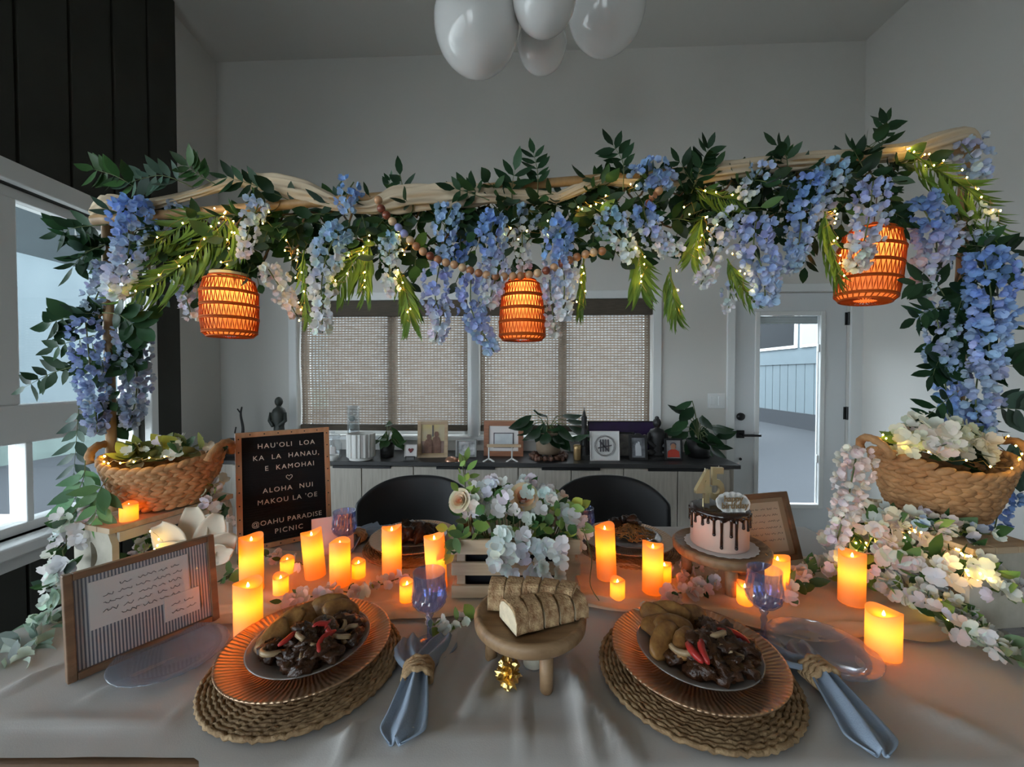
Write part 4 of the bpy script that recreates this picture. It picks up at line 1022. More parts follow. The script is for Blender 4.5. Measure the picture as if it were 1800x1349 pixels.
# letter board
a, b = T(417, 977), T(584, 941); m, rz, wd = two(a, b)
r = thing('letter_board', 'black felt letter board with wooden frame and cream letters', 'letter board', (m.x, m.y, TZ+.002), (-.10, 0, rz))
H = .368; fw = .016; th = .026
WF = mat('studded_oak_frame', (.36,.20,.10), .5, c2=(.48,.29,.16), scale=8, stretch=(6,1,1))
FR = []
for nm, bx_ in (('frame_side', (-wd/2, -wd/2+fw, 0, H)), ('frame_side', (wd/2-fw, wd/2, 0, H)), ('frame_rail', (-wd/2+fw, wd/2-fw, 0, fw)), ('frame_rail', (-wd/2+fw, wd/2-fw, H-fw, H))):
    FR.append(build(nm, MB().box(bx_[0], bx_[1], 0, th, bx_[2], bx_[3]), WF, r, bev=.001))
for i in range(9):
    for x in (-wd/2+fw/2, wd/2-fw/2): build('stud', MB().ball((x, -.0005, .02+i*(H-.04)/8), (.0022,.0012,.0022), 8, 5), MT['black'], FR[0 if x < 0 else 1])
for i in range(1, 7):
    for z in (fw/2, H-fw/2): build('stud', MB().ball((-wd/2+i*wd/7, -.0005, z), (.0022,.0012,.0022), 8, 5), MT['black'], FR[2 if z < .1 else 3])
build('white_edge', MB().box(-wd/2-.001, -wd/2+.0005, .002, th-.001, .001, H-.001), MT['white'], r)
fe = build('felt', MB().box(-wd/2+fw, wd/2-fw, .006, .02, fw, H-fw), MT['felt'], r)
for i in range(44): build('felt_ridge', MB().box(-wd/2+fw, wd/2-fw, .0045, .0062, fw+.0008+i*(H-2*fw)/44, fw+.0048+i*(H-2*fw)/44), MT['felt'], fe)
for t_, z, x, sp in (("HAU'OLI  LOA", .300, .006, 1.25), ('KA  LA  HANAU,', .263, .006, 1.25), ('E  KAMOHAI', .228, .014, 1.25), ('ALOHA  NUI', .158, .008, 1.25), ("MAKOU LA 'OE", .123, .006, 1.22), ('@OAHU PARADISE', .058, .004, 1.12), ('PICNIC', .026, .006, 1.25)):
    put('lettering', text(t_, .0215, .0012, 0, sp), MT['lettering'], fe, (x, .0042, z+.014), (PI/2, 0, 0))
hp = [(0,-.008),(.0085,.001),(.0085,.006),(.0045,.0085),(0,.005),(-.0045,.0085),(-.0085,.006),(-.0085,.001)]
build('heart', MB().tube([(.010+x, .003, .212+z) for x, z in hp], .0011, 5, True), MT['lettering'], fe)
# striped note frame at front left
a, b = T(117, 1206), T(384, 1090); m, rz, wd = two(a, b)
def stripes():
    m_, N, L, bb = nodes('blue_pinstripe_paper')
    tc = N.new('ShaderNodeTexCoord'); wv = N.new('ShaderNodeTexWave'); wv.wave_type = 'BANDS'; wv.bands_direction = 'X'; wv.inputs['Scale'].default_value = 62
    L.new(tc.outputs['Object'], wv.inputs['Vector'])
    rp = N.new('ShaderNodeValToRGB'); rp.color_ramp.elements[0].position = .42; rp.color_ramp.elements[1].position = .55
    rp.color_ramp.elements[0].color = (.10,.11,.15,1); rp.color_ramp.elements[1].color = (.52,.50,.50,1)
    L.new(wv.outputs[1], rp.inputs[0]); L.new(rp.outputs[0], bb.inputs['Base Color']); bb.inputs['Roughness'].default_value = .5
    return m_
H = .187
r = picture('note_frame', 'brown wooden frame with a handwritten note on pinstriped paper at front left', 'picture frame', (m.x, m.y, TZ+.003), rz, wd, H, .013, .14, MT['walnut'], stripes(), .018)
np1 = build('note_paper', MB().box(-wd*.36, wd*.29, -.0025, -.0005, H*.40, H*.86), MT['paper'], r)
np2 = build('note_paper', MB().box(wd*.10, wd*.36, -.0035, -.0012, H*.20, H*.46), MT['paper'], r)
for k in range(5): build('handwriting', strokes(wd*(.40 if k in (0, 4) else .52), 8, .0042, -wd*(.18 if k in (0, 4) else .28), H*(.77-.075*k), -.003, 50+k), MT['ink'], np1)
for k in range(2): build('handwriting', strokes(wd*.18, 4, .004, wd*.15, H*(.36-.08*k), -.004, 60+k), MT['ink'], np2)
build('glazing', MB().box(-wd/2+.01, wd/2-.01, -.0065, -.0055, .01, H-.01), glass('picture_glass', (.98,.98,.98), .03), r)
# letter frame behind the cake
a, b = T(1292, 1000), T(1408, 985); m, rz, wd = two(a, b)
H = .195
r = picture('framed_letter', 'brown wooden frame with a handwritten letter behind the cake stand', 'picture frame', (m.x, m.y, TZ+.003), rz, wd, H, .016, .30, MT['walnut'], mat('tan_mount', (.30,.22,.14), .7), .018)
lp = build('letter_paper', MB().box(-wd*.34, wd*.34, -.0025, -.0005, H*.14, H*.86), mat('aged_paper', (.50,.41,.30), .8, var=.08, scale=9), r)
for k in range(6): build('handwriting', strokes(wd*.58, 6, .004, -wd*.28, H*(.76-.09*k), -.003, 80+k), MT['ink'], lp)
# greeting card
a, b = T(548, 985), T(622, 972); m, rz, wd = two(a, b)
r = thing('greeting_card', 'blank pinkish white card standing before the letter board', 'card', (m.x, m.y, TZ+.003), (-.12, 0, rz))
PK = mat('pinkish_card', (.60,.53,.53), .8)
build('front_leaf', MB().box(-wd/2, wd/2, 0, .0012, 0, .115), PK, r)
build('back_leaf', MB().box(-wd/2, wd/2, 0, .0012, 0, .115, Matrix.Translation((0,.03,0)) @ Matrix.Rotation(.25, 4, 'X')), PK, r)

# ================================================================== LED CANDLES
def candle(px, py, rad, h, where, lit=True, tilt=(0,0), z=None, kind='pillar', power=1.0, rz=0):
    z = RZ if z is None else z
    p = T(px, py, z); p.y += rad*.8
    if lit: lab = ('glowing LED pillar candle ' if kind == 'pillar' else 'glowing LED votive candle ')+where
    else: lab = 'unlit cream votive candle '+where
    r = thing('led_candle', lab, 'candle', (p.x, p.y, z), (tilt[0], tilt[1], 0), 'LED candles')
    ph = U(0, 6)
    amp = .0042 if kind == 'pillar' else .003
    def rim(a): return amp*math.sin(a*2+ph)+amp*.5*math.sin(a+ph*2)
    m_ = MT['wax'] if lit else MT['unlit']
    n = 40
    build('wax_wall', MB().lathe([(0,.0),(rad,.0),(rad,.004)]+[(rad, h*k/6) for k in range(1, 7)], n, mod=lambda q, zz, a: (q, zz+(rim(a) if zz > h*.95 else 0))), m_, r, True)
    build('wax_top', MB().lathe([(rad,h),(rad*.93,h-.0005),(rad*.80,h-.005),(rad*.4,h-.0085),(0,h-.009)], n, mod=lambda q, zz, a: (q, zz+rim(a)*(q/rad)**2)), m_, r, True)
    build('led_flame', MB().lathe([(0,h-.011),(.0026,h-.009),(.0028,h-.006),(.0016,h-.002),(0,h+.001)], 10), MT['flame'] if lit else MT['unlit'], r, True)
    if lit:
        l = bpy.data.lights.new('led', 'POINT'); l.energy = CANDLE_W*power; l.color = (1.0,.50,.10); l.shadow_soft_size = .006
        o = bpy.data.objects.new('led', l); COL.objects.link(o); o.parent = r; o.location = (0, 0, h*.62 if kind == 'pillar' else h*.6)
r5 = .0265
candle(433, 1046, r5, .135, 'tall, left of the letter board foot')
candle(425, 1126, r5, .108, 'in front of the note frame corner')
candle(548, 1020, r5*.98, .120, 'leaning, in front of the greeting card', tilt=(0,-.09))
candle(592, 1034, r5*.96, .112, 'right of the leaning candle')
candle(685, 1022, r5*.96, .135, 'in front of the back left plate')
candle(766, 1040, r5*.98, .132, 'beside the left end of the slatted crate', tilt=(0,-.06))
candle(1070, 1022, r5*.98, .138, 'beside the right end of the slatted crate', tilt=(0,-.05))
candle(1152, 1047, r5*.94, .118, 'left of the cake stand')
candle(1376, 1052, r5, .092, 'behind the right goblet')
candle(1510, 1068, r5*1.0, .118, 'among the flowers right of the cake')
candle(1571, 1164, r5*1.06, .085, 'nearest the camera at front right', z=TZ+.004)
for px, py, wh, h in ((500, 1011, 'behind the pair left of the leaning candle', .040), (488, 1047, 'in front of another, left of the leaning candle', .042), (627, 1018, 'right of the tall pair before the greeting card', .042), (713, 1060, 'behind the left goblet', .044), (1088, 1056, 'in front of the crate side pillar', .044), (1171, 1026, 'half hidden behind the pillar left of the cake stand', .048), (1315, 1066, 'under the cake stand behind the right goblet', .046)):
    candle(px, py, .0175, h, wh, kind='votive', power=.40)
candle(217, 918, .0185, .042, 'at the front of the left crate top', kind='votive', power=.4, z=TZ+.002+CRH+.001)
candle(1543, 905, .0185, .036, 'on the right crate top left of the basket', lit=False, kind='votive', z=TZ+.002+CRH+.001)

# ================================================================== FLORAL CANOPY
CYN = 1.13
def petal(L, W, cup, n=4):
    v = []; f = []
    prof = (.30, .72, 1.0, .92, .42)
    for i in range(n+1):
        u = i/n; wd = W*prof[i]
        z = L*cup*u*u
        v += [(u*L*(.97 if i == n else 1), -wd/2, z+cup*L*.16), (u*L*(.93 if i == n else 1), 0, z), (u*L*(.97 if i == n else 1), wd/2, z+cup*L*.16)]
    for i in range(n):
        a = i*3; f += [(a, a+3, a+4, a+1), (a+1, a+4, a+5, a+2)]
    return v, f
def flower(n, L, W, cup, tiltv, name, seed):
    rr = random.Random(seed); mb = MB()
    for k in range(n):
        M = Matrix.Rotation(2*PI*k/n+rr.uniform(-.2,.2), 4, 'Z') @ Matrix.Rotation(-tiltv+rr.uniform(-.25,.25), 4, 'Y') @ Matrix.Rotation(rr.uniform(-.3,.3), 4, 'X') @ Matrix.Scale(rr.uniform(.82,1.15), 4)
        mb.add(*petal(L, W, cup), M)
    m = mb.mesh(name, True); m.materials.append(MT['petal']); return m
FLORET = [flower(4, .0165, .0165, .35, .45, 'floret', k) for k in range(3)]
BLOSSOM = [flower(4, .019, .0185, .3, .2, 'blossom', 10+k) for k in range(4)]+[flower(5, .018, .016, .35, .35, 'blossom', 14)]
BLUE = (.27,.42,.74); LILAC = (.38,.46,.74); PALE = (.50,.62,.80); WHITE = (.80,.80,.80); CREAM = (.80,.76,.62); PINKW = (.80,.68,.62); GREYB = (.42,.49,.62); AQUA = (.38,.55,.74)
def mix(a, b, t): return tuple(a[i]*(1-t)+b[i]*t for i in range(3))
def wisteria(pts, w, lab, c0=BLUE, c1=WHITE, Y=CYN, dens=1.0, group='wisteria strands on the canopy'):
    Ys = Y if isinstance(Y, (list, tuple)) else [Y]*len(pts)
    path = spline([P(x, y, yy-.05) for (x, y), yy in zip(pts, Ys)], 16)
    base = path[0].copy(); path = [p-base for p in path]
    r = thing('wisteria_strand', lab, 'wisteria', base, group=group)
    build('strand_stem', MB().tube(path, .0018, 5), MT['stem'], r, True)
    L = sum((path[i+1]-path[i]).length for i in range(16)); rad = w*1.12*Ys[0]/F/2
    n = int(max(14, L*rad*10500*dens))
    for k in range(n):
        u = (k+R())/n; i = min(15, int(u*16)); p = path[i].lerp(path[i+1], u*16-i)
        t = (path[i+1]-path[i]).normalized(); a = k*2.4+U(-.5,.5)
        s1 = t.orthogonal().normalized(); s2 = t.cross(s1)
        tap = min(1, .55+u*4)*(1-.62*max(0, (u-.35)/.65)**1.3)
        o_ = s1*math.cos(a)+s2*math.sin(a)
        rr = rad*tap
        q = p+o_*rr*U(.40,.95)
        d = (o_+t*U(-.2,.6)+Vector((U(-.3,.3),U(-.3,.3),U(-.3,.3)))).normalized()
        c = mix(c0, c1, min(1, max(0, (u-.25)*1.25+U(-.15,.15))))
        put('floret', FLORET[k % 3], None, r, q, (aim(d) @ Matrix.Rotation(R()*6, 3, 'Z')), U(.75,1.1)*min(1.25, .55+rad/.065*.62), jit(c, .08))
W_ = wisteria
W_([(238,350),(232,400),(222,460),(200,520)], 52, 'thick blue wisteria strand in front of the left bamboo post', dens=1.1)
W_([(320,355),(305,400),(285,440)], 40, 'grey-blue wisteria cluster left of the leftmost palm frond', GREYB, PALE, 1.2)
W_([(458,352),(442,390),(425,450)], 32, 'slim pale blue wisteria strand above and right of the left lantern', PALE, WHITE)
W_([(600,398),(578,440),(565,500),(567,585)], 46, 'long blue to white wisteria strand at the left edge of the left window', AQUA)
W_([(622,320),(608,345),(612,374)], 34, 'short blue wisteria tuft on top of the beam beside the cloth swag', BLUE, PALE)
W_([(690,415),(684,450),(688,518)], 32, 'pale blue wisteria strand right of the beads', AQUA, WHITE)
W_([(795,362),(782,400),(780,460)], 36, 'pale aqua wisteria strand high at the centre', AQUA, PALE)
W_([(810,415),(808,458)], 38, 'short deep blue wisteria tuft above the bead swag', (.16,.30,.66), BLUE, 1.17)
W_([(870,378),(862,430),(872,480),(858,535)], 48, 'full blue wisteria strand left of the centre lantern', BLUE)
W_([(772,470),(765,520),(775,560),(765,598)], 42, 'lilac blue wisteria strand ending over the left shade', LILAC)
W_([(828,488),(828,540),(845,580),(868,618)], 42, 'lowest lilac blue wisteria strand, hanging before the window mullion', LILAC, PALE)
W_([(932,368),(918,410),(922,472)], 34, 'pale wisteria strand straight above the centre lantern', AQUA, WHITE, 1.18)
W_([(990,388),(978,440),(992,490),(988,560)], 46, 'full blue wisteria strand right of the centre lantern', BLUE)
W_([(966,492),(970,540),(978,590)], 28, 'creamy thin wisteria strand touching the centre lantern side', PALE, CREAM, 1.16)
W_([(1062,372),(1082,405),(1112,455)], 42, 'pale aqua wisteria strand right of centre', AQUA, WHITE)
W_([(1120,318),(1150,300),(1182,322)], 46, 'blue wisteria tuft on top of the beam right of centre', BLUE, PALE)
W_([(1130,362),(1142,400),(1175,445)], 42, 'blue wisteria strand below the tuft right of centre', BLUE, WHITE)
W_([(1160,432),(1195,440)], 30, 'short white wisteria end above the palm frond by the window trim', PALE, WHITE)
W_([(1342,292),(1322,320),(1306,345)], 32, 'small pale wisteria tuft on the beam left of the right lantern', PALE, WHITE)
W_([(1330,385),(1325,430),(1342,480),(1345,535)], 54, 'full blue wisteria strand hanging before the door top', LILAC, PALE)
W_([(1290,372),(1268,420),(1245,475),(1232,500)], 38, 'white wisteria strand left of the door casing', PALE, WHITE, 1.17)
W_([(1428,312),(1412,360),(1405,420),(1392,470)], 46, 'deep blue wisteria strand between door and right lantern', BLUE, PALE)
W_([(1470,290),(1455,330),(1438,385)], 42, 'pale wisteria strand just left of the right lantern top', AQUA, WHITE)
W_([(1408,430),(1380,465),(1358,492)], 30, 'short white wisteria end pointing left above the door', PALE, WHITE)
W_([(1535,318),(1528,380),(1515,440),(1505,470)], 48, 'lilac wisteria strand falling over the right lantern', LILAC, CREAM, 1.07)
W_([(1286,500),(1280,548)], 22, 'tiny grey wisteria tip at the left corner of the door', GREYB, WHITE, 1.17)
W_([(1612,350),(1640,400),(1645,450),(1618,520)], 56, 'full blue wisteria strand left of the right bamboo post', BLUE, WHITE)
W_([(1690,252),(1712,280),(1722,312)], 44, 'blue wisteria tuft at the right top end of the beam', GREYB, PALE)
W_([(1728,440),(1742,520),(1738,590),(1742,660)], 58, 'long blue wisteria strand down the right side of the right post', BLUE, PALE, 1.09, 1.1)
W_([(1722,640),(1715,700),(1722,760)], 56, 'grey-blue wisteria strand above the right basket', GREYB, BLUE, 1.1)
W_([(1640,530),(1655,600),(1660,660),(1670,740)], 42, 'grey-blue wisteria strand left of the right post above the cream flowers', GREYB, BLUE, 1.14)
W_([(1690,375),(1715,395),(1732,420)], 40, 'white wisteria tuft on the right post', WHITE, PALE)
W_([(150,560),(158,640),(165,700),(172,762)], 40, 'long grey-blue wisteria strand left of the left bamboo post', (.30,.38,.62), GREYB, 1.15, 1.1)
W_([(228,540),(238,620),(240,690),(228,748)], 42, 'grey wisteria strand right of the left bamboo post', GREYB, GREYB, 1.2, 1.1)
W_([(185,462),(178,500),(160,545)], 36, 'dim grey wisteria tuft left of the left bamboo post', GREYB, GREYB, 1.18)
W_([(322,488),(326,520),(338,560)], 28, 'pale wisteria strand left of the left lantern', PALE, WHITE, 1.18)
W_([(470,470),(492,505),(522,555)], 36, 'white wisteria strand right of the left lantern', WHITE, PINKW, 1.18)
W_([(1508,788),(1498,840),(1488,890),(1470,955)], 44, 'tall blush white wisteria spike left of the right basket', PINKW, WHITE, [1.0,1.0,1.02,1.03], 1.1, 'white flower garlands on the table')
W_([(1770,860),(1755,900),(1745,950)], 36, 'blue wisteria end below the right basket', BLUE, LILAC, 1.12)

# ---- leaf sprigs
def sprig(p0, p1, n, size, lab, col=DG, droop=.0, group='leaf sprigs in the canopy', name='leaf_sprig', cat='leaf sprig', wide=False, wave=0.0):
    base = p0.copy(); e = p1-p0; L = e.length
    r = thing(name, lab, cat, base, group=group)
    mid = e*.5+Vector((U(-.1,.1)*L, U(-.1,.1)*L, U(.0,.12)*L+droop*L))
    path = spline([Vector((0,0,0)), mid, e], 12)
    build('sprig_stem', MB().tube(path, [.0016-.0001*i for i in range(13)], 4), MT['stem'], r, True)
    for k in range(n):
        u = .18+.82*(k//2+1)/((n+1)//2); u = min(1, u); i = min(11, int(u*12)); p = path[i].lerp(path[i+1], u*12-i)
        t = (path[i+1]-path[i]).normalized()
        side = t.cross(Vector((0,-1,0)))
        if side.length < .2: side = t.cross(Vector((1,0,0)))
        side.normalize()
        sg = 1 if k % 2 else -1
        d = t*U(.45,.8)+side*sg*U(.7,1.0)+Vector((0,U(-.35,.35),U(-.25,.05)))
        if k >= n-1: d = t
        put('leaf', LEAFW if wide else LEAF, None, r, p, basis(d, (U(-.5,.5), -1, U(.0,.8))), size*U(.8,1.15), jit(col, .3))
def S(a, b, n, size, lab, Y=CYN, **k): sprig(P(*a, Y-.03), P(*b, Y-.05), n+2, size*1.12, lab, **k)
S((1095,335),(1078,256),9,.046,'upright leafy sprig standing tallest on the beam right of centre')
S((945,345),(938,270),9,.040,'upright leafy sprig standing on the beam at the centre')
S((900,352),(905,300),5,.050,'short broad leaf sprig left of the upright centre sprig')
S((860,352),(800,332),5,.045,'leaf sprig lying on the cloth swag left of centre')
S((1215,340),(1245,262),12,.042,'pointed feathery leaf sprig rising left of the right cloth swag')
S((1240,350),(1195,285),8,.042,'second pointed leaf sprig beside the blue tuft')
S((1385,300),(1366,256),5,.042,'small leaf pair rising from the right half of the beam')
S((1545,285),(1560,214),8,.044,'upright leaf sprig at the right end, highest in the canopy')
S((1520,300),(1500,262),5,.044,'leaf sprig on the cloth near the right end')
S((1350,320),(1420,345),9,.05,'dark leaf sprig between the pale tuft and deep blue strand')
S((680,345),(685,318),4,.03,'tiny leaf tip behind the beam left of centre',Y=1.2)
S((260,345),(165,298),13,.05,'light-edged leaf sprig pointing left at the left end of the beam',col=MG)
S((380,325),(330,292),9,.046,'leaf sprig rising at the left part of the beam',col=MG)
S((340,330),(230,320),13,.05,'grey-green leaf sprig lying along the left end of the beam',col=GG)
S((470,335),(400,312),8,.045,'leaf sprig at the start of the left cloth swag')
S((190,395),(105,408),9,.055,'leaf sprig pointing left below the left beam end')
S((185,430),(128,470),7,.05,'leaf sprig hanging left of the left post top')
S((160,560),(92,566),5,.055,'broad leaf sprig pointing left halfway down the left post',wide=True)
S((165,590),(95,612),7,.045,'leaf sprig below the broad one on the left post')
S((150,640),(45,680),9,.045,'long leaf sprig reaching farthest left across the window')
S((200,580),(225,640),9,.06,'dark leaf sprig behind the left post',Y=1.17,wide=True)
S((180,550),(240,575),7,.06,'dark broad leaf sprig crossing the left post',Y=1.12,wide=True)
S((140,700),(130,830),11,.05,'trailing leaf vine left of the left basket',col=GG)
S((150,810),(120,900),11,.055,'trailing green leaf vine beside the left basket bottom',col=(.10,.22,.10),Y=1.05)
S((190,840),(170,910),9,.055,'fresh green leaf sprig at the foot of the left basket',col=(.13,.28,.10),Y=1.04)
S((1660,520),(1610,495),6,.055,'leaf sprig pointing left from the right post',Y=1.1)
S((1690,430),(1775,440),9,.06,'large leaf sprig pointing right at the top of the right post',Y=1.1)
S((1700,470),(1765,490),6,.055,'leaf sprig pointing right below the large one',Y=1.1)
S((1660,540),(1610,560),7,.05,'leaf sprig hanging left at the middle of the right post',Y=1.1)
S((1690,560),(1660,640),9,.065,'dark broad leaf sprig on the right post',Y=1.12,wide=True)
S((1680,620),(1640,660),7,.05,'dark leaf sprig low on the right post',Y=1.11)
S((1690,480),(1680,560),9,.065,'dark broad leaf sprig high on the right post',Y=1.13,wide=True)
S((1700,640),(1780,645),6,.065,'broad dark leaf sprig pointing right on the right post',Y=1.08,wide=True)
S((1680,690),(1625,735),8,.048,'leaf sprig left above the cream flowers',Y=1.1)
S((1740,720),(1795,720),6,.06,'green leaf sprig right above the right basket',Y=1.08,wide=True,col=GG)
S((1750,780),(1800,830),8,.06,'dark leaf sprig behind the right basket handle',Y=1.12,wide=True,col=GG)
S((1560,330),(1585,395),9,.05,'dark leaf sprig hanging right of the lilac strand')
S((1545,370),(1590,385),7,.042,'narrow leaf sprig above the right lantern')
S((1455,400),(1415,470),7,.045,'leaf sprig under the deep blue strand',Y=1.17)
# leaf garlands wound along the beam and posts
def leaf_garland(p0, p1, n, lab, spread=(.03, .09), cols=(DG, DG, MG, GG), size=(.040,.060)):
    base = p0.copy(); e = p1-p0
    r = thing('leaf_garland', lab, 'leaf garland', base, group='dense leaf garlands of the canopy')
    build('vine', MB().tube([e*(i/20)+Vector((0, .02*math.sin(i*1.3), .02*math.cos(i*1.3))) for i in range(21)], .003, 5), MT['twig'], r, True)
    tw = MB(); cnt = 0
    t = e.normalized(); vert = abs(t.z) > .7
    while cnt < n:
        u = R(); a = U(0, 2*PI)
        if vert: d = Vector((math.cos(a), math.sin(a)*.7-.2, U(-.6,.5)))
        else: d = Vector((U(-.9,.9), math.sin(a)*.55-.25, U(-1.2,.55)))
        d.normalize(); L = U(*spread)*1.5; q0 = e*u
        pth = [q0+d*(L*k/5)+Vector((0,0,-.25*L*(k/5)**2)) for k in range(6)]
        tw.tube(pth, .0011, 4)
        for k in range(1, 6):
            if cnt >= n: break
            sd = d.cross(Vector((U(-.4,.4), -1, U(-.2,.4)))); sd.normalize()
            dd = d*U(.3,.9)+sd*(1 if k % 2 else -1)*U(.5,1)+Vector((0,U(-.3,.2),U(-.3,.1)))
            if k == 5: dd = d
            put('leaf', LEAFW if R() < .45 else LEAF, None, r, pth[k], basis(dd, (U(-.6,.6), -1, U(-.1,.8))), U(*size), jit(random.choice(cols), .35)); cnt += 1
    build('twigs', tw, MT['stem'], r)
bl = lambda px, dy=0, Y=CYN+.035: P(px, 388-(px-165)*.082+dy+28, Y)
for x0, x1, n, lab in ((180,330,110,'dense leaf garland at the left end of the beam over the left post'), (320,480,120,'dense leaf garland above the left lantern'), (470,640,130,'dense leaf garland between the left lantern and the bead swag'), (630,800,120,'dense leaf garland behind the start of the bead swag'), (790,960,120,'dense leaf garland above the centre lantern'), (950,1110,120,'dense leaf garland between the centre lantern and the tallest sprig'), (1100,1260,120,'dense leaf garland behind the blue tuft right of centre'), (1250,1410,120,'dense leaf garland above the door'), (1400,1580,120,'dense leaf garland above the right lantern')):
    leaf_garland(bl(x0), bl(x1), n, lab)
for x0, x1, n, lab in ((240,420,50,'loose hanging leaves behind the leftmost palm frond'), (440,640,70,'loose hanging leaves behind the long strand left of the beads'), (640,860,80,'loose hanging leaves behind the bead swag'), (860,1060,70,'loose hanging leaves behind the centre lantern top'), (1060,1260,70,'loose hanging leaves behind the white strands right of centre'), (1260,1500,80,'loose hanging leaves behind the strands above the door')):
    leaf_garland(bl(x0, 55, CYN+.06), bl(x1, 55, CYN+.06), n, lab)
leaf_garland(P(1688,400,1.13), P(1690,760,1.13), 120, 'dark leaf garland wound down the right bamboo post', (.02,.06))
leaf_garland(P(188,410,1.15), P(180,760,1.15), 120, 'dark leaf garland wound down the left bamboo post', (.02,.055))

# ---- palm fronds with fairy lights
LFT = leafmesh(1, .10, .25, 4, .2, 'leaflet'); LFT.materials.append(MT['palm'])
BULB = MB().ball((0,0,0), (.0017,.0017,.0022), 6, 5).mesh('bulb', True); BULB.materials.append(MT['bulb'])
def lights(pts, n, lab, spread=.014):
    path = spline(pts, 3*n); base = path[0].copy()
    r = thing('fairy_light_string', lab, 'fairy lights', base, group='fairy light strings')
    path = [p-base+Vector((U(-1,1),U(-1,.2),U(-1,1)))*spread for p in path]
    build('copper_wire', MB().tube(path, .00045, 4), MT['wire'], r)
    for k in range(n):
        put('bulb', BULB, None, r, path[min(len(path)-1, 3*k+1)]+Vector((0,-.004,0)))
def frond(pts, n, ll, lab, Y=CYN-.03, nb=7, spread=1.0, tipw=.25):
    Ys = Y if isinstance(Y, (list, tuple)) else [Y]*len(pts)
    pw = [P(x, y, yy) for (x, y), yy in zip(pts, Ys)]
    path = spline(pw, 16); base = path[0].copy(); q = [p-base for p in path]
    r = thing('palm_frond', lab, 'palm frond', base, group='artificial palm fronds')
    build('rachis', MB().tube(q, [.0022-.0001*i for i in range(17)], 5), MT['palm'], r, True)
    n = int(n*.68)*2; ll *= 1.15
    for k in range(n):
        u = .08+.92*(k//2)/(n//2); i = min(15, int(u*16)); p = q[i].lerp(q[i+1], u*16-i); t = (q[i+1]-q[i]).normalized()
        side = t.cross(Vector((0,-1,0))); side.normalize()
        sg = 1 if k % 2 else -1
        d = t*U(.9,1.25)+side*sg*U(.45,.75)*spread+Vector((0,U(-.3,.25),-.25))
        L = ll*(.55+.6*math.sin(PI*(.15+.75*u)))*U(.85,1.1)
        put('leaflet', LFT, None, r, p, basis(d, (U(-.4,.4), -1, U(-.1,.6))), (L, L*1.05, L))
    if nb: lights([p+Vector((0,-.008,0)) for p in pw], nb, 'warm fairy lights along the '+lab)
frond([(400,385),(360,430),(300,480),(215,528)], 46, .085, 'long palm frond sweeping down left of the left lantern', nb=12)
frond([(395,375),(330,392),(270,430)], 34, .08, 'upper left palm frond', nb=3)
frond([(400,380),(412,420),(402,480)], 30, .06, 'palm frond standing over the left lantern', nb=9, spread=.7)
frond([(535,440),(530,480),(538,540),(540,560)], 26, .045, 'narrow palm frond right of the left lantern', nb=8, spread=.5)
frond([(650,425),(625,455),(592,508)], 34, .075, 'palm frond left of the beads', nb=6)
frond([(648,425),(645,470),(640,520)], 26, .055, 'palm frond hanging straight beside the beads', nb=6, spread=.6)
frond([(700,470),(712,510),(722,565)], 38, .07, 'palm frond hanging over the left shade', nb=6, spread=.8)
frond([(1026,455),(1024,500),(1020,545)], 24, .05, 'narrow palm frond right of the centre lantern', nb=6, spread=.35)
frond([(1112,420),(1125,460),(1128,510)], 34, .075, 'palm frond above the right end of the right shade', nb=6)
frond([(1178,470),(1182,510),(1190,550)], 30, .065, 'lowest palm frond beside the right window trim', nb=3, spread=.7)
frond([(1278,455),(1295,485),(1322,525)], 30, .055, 'small palm frond above the left top of the door', nb=4, spread=.7)
frond([(1450,372),(1458,420),(1478,490)], 34, .06, 'palm frond touching the left side of the right lantern', nb=9, spread=.5, Y=1.05)
frond([(1600,268),(1650,300),(1710,340),(1752,392)], 50, .085, 'big palm frond arching at the right end of the beam', nb=10, Y=1.06)
frond([(1235,380),(1225,420),(1215,455)], 28, .055, 'short palm frond among white wisteria right of centre', nb=5)
frond([(1220,330),(1262,345),(1300,352)], 24, .05, 'short palm frond lying under the right cloth swag', nb=3)
for pts, n, lab in (([(700,400),(715,425),(705,450)], 5, 'fairy lights tucked in right of the beads'), ([(890,400),(900,430),(950,400),(960,420)], 6, 'fairy lights above the centre lantern'), ([(1010,380),(1040,365),(1070,350)], 6, 'fairy lights on the beam right of centre'), ([(1200,360),(1250,400),(1230,440)], 7, 'fairy lights in the leaves right of the tall sprig'), ([(1100,330),(1115,345)], 2, 'fairy lights by the top blue tuft'), ([(1590,262),(1600,275),(1625,290)], 6, 'bright fairy light cluster at the right end of the cloth'), ([(505,430),(520,455)], 4, 'fairy lights right of the slim pale strand'), ([(470,385),(475,392)], 2, 'two fairy lights under the left swag')):
    lights([P(x, y, CYN-.04) for x, y in pts], n, lab)

# ---- frame, cloth, beads
YB = CYN+.02
r = thing('bamboo_post', 'left upright bamboo post of the floral canopy', 'post', (P(195,600,YB).x-.005, YB, 0), group='bamboo canopy posts')
tz = P(195,385,YB).z
def bam(h): 
    pts = [(0,0,h*i/40) for i in range(41)]; return MB().tube(pts, [.0125+(.002 if i % 8 == 0 else 0) for i in range(41)], 12)
build('pole', bam(tz+.02), MT['bamboo'], r, True); build('base_plate', MB().lathe([(0,0),(.11,0),(.11,.006),(.02,.012),(.016,.05),(0,.05)], 24), MT['black'], r, True)
r = thing('bamboo_post', 'right upright bamboo post of the floral canopy', 'post', (P(1688,600,YB).x, YB, 0), group='bamboo canopy posts')
tz2 = P(1688,262,YB).z
build('pole', bam(tz2+.02), MT['bamboo'], r, True); build('base_plate', MB().lathe([(0,0),(.11,0),(.11,.006),(.02,.012),(.016,.05),(0,.05)], 24), MT['black'], r, True)
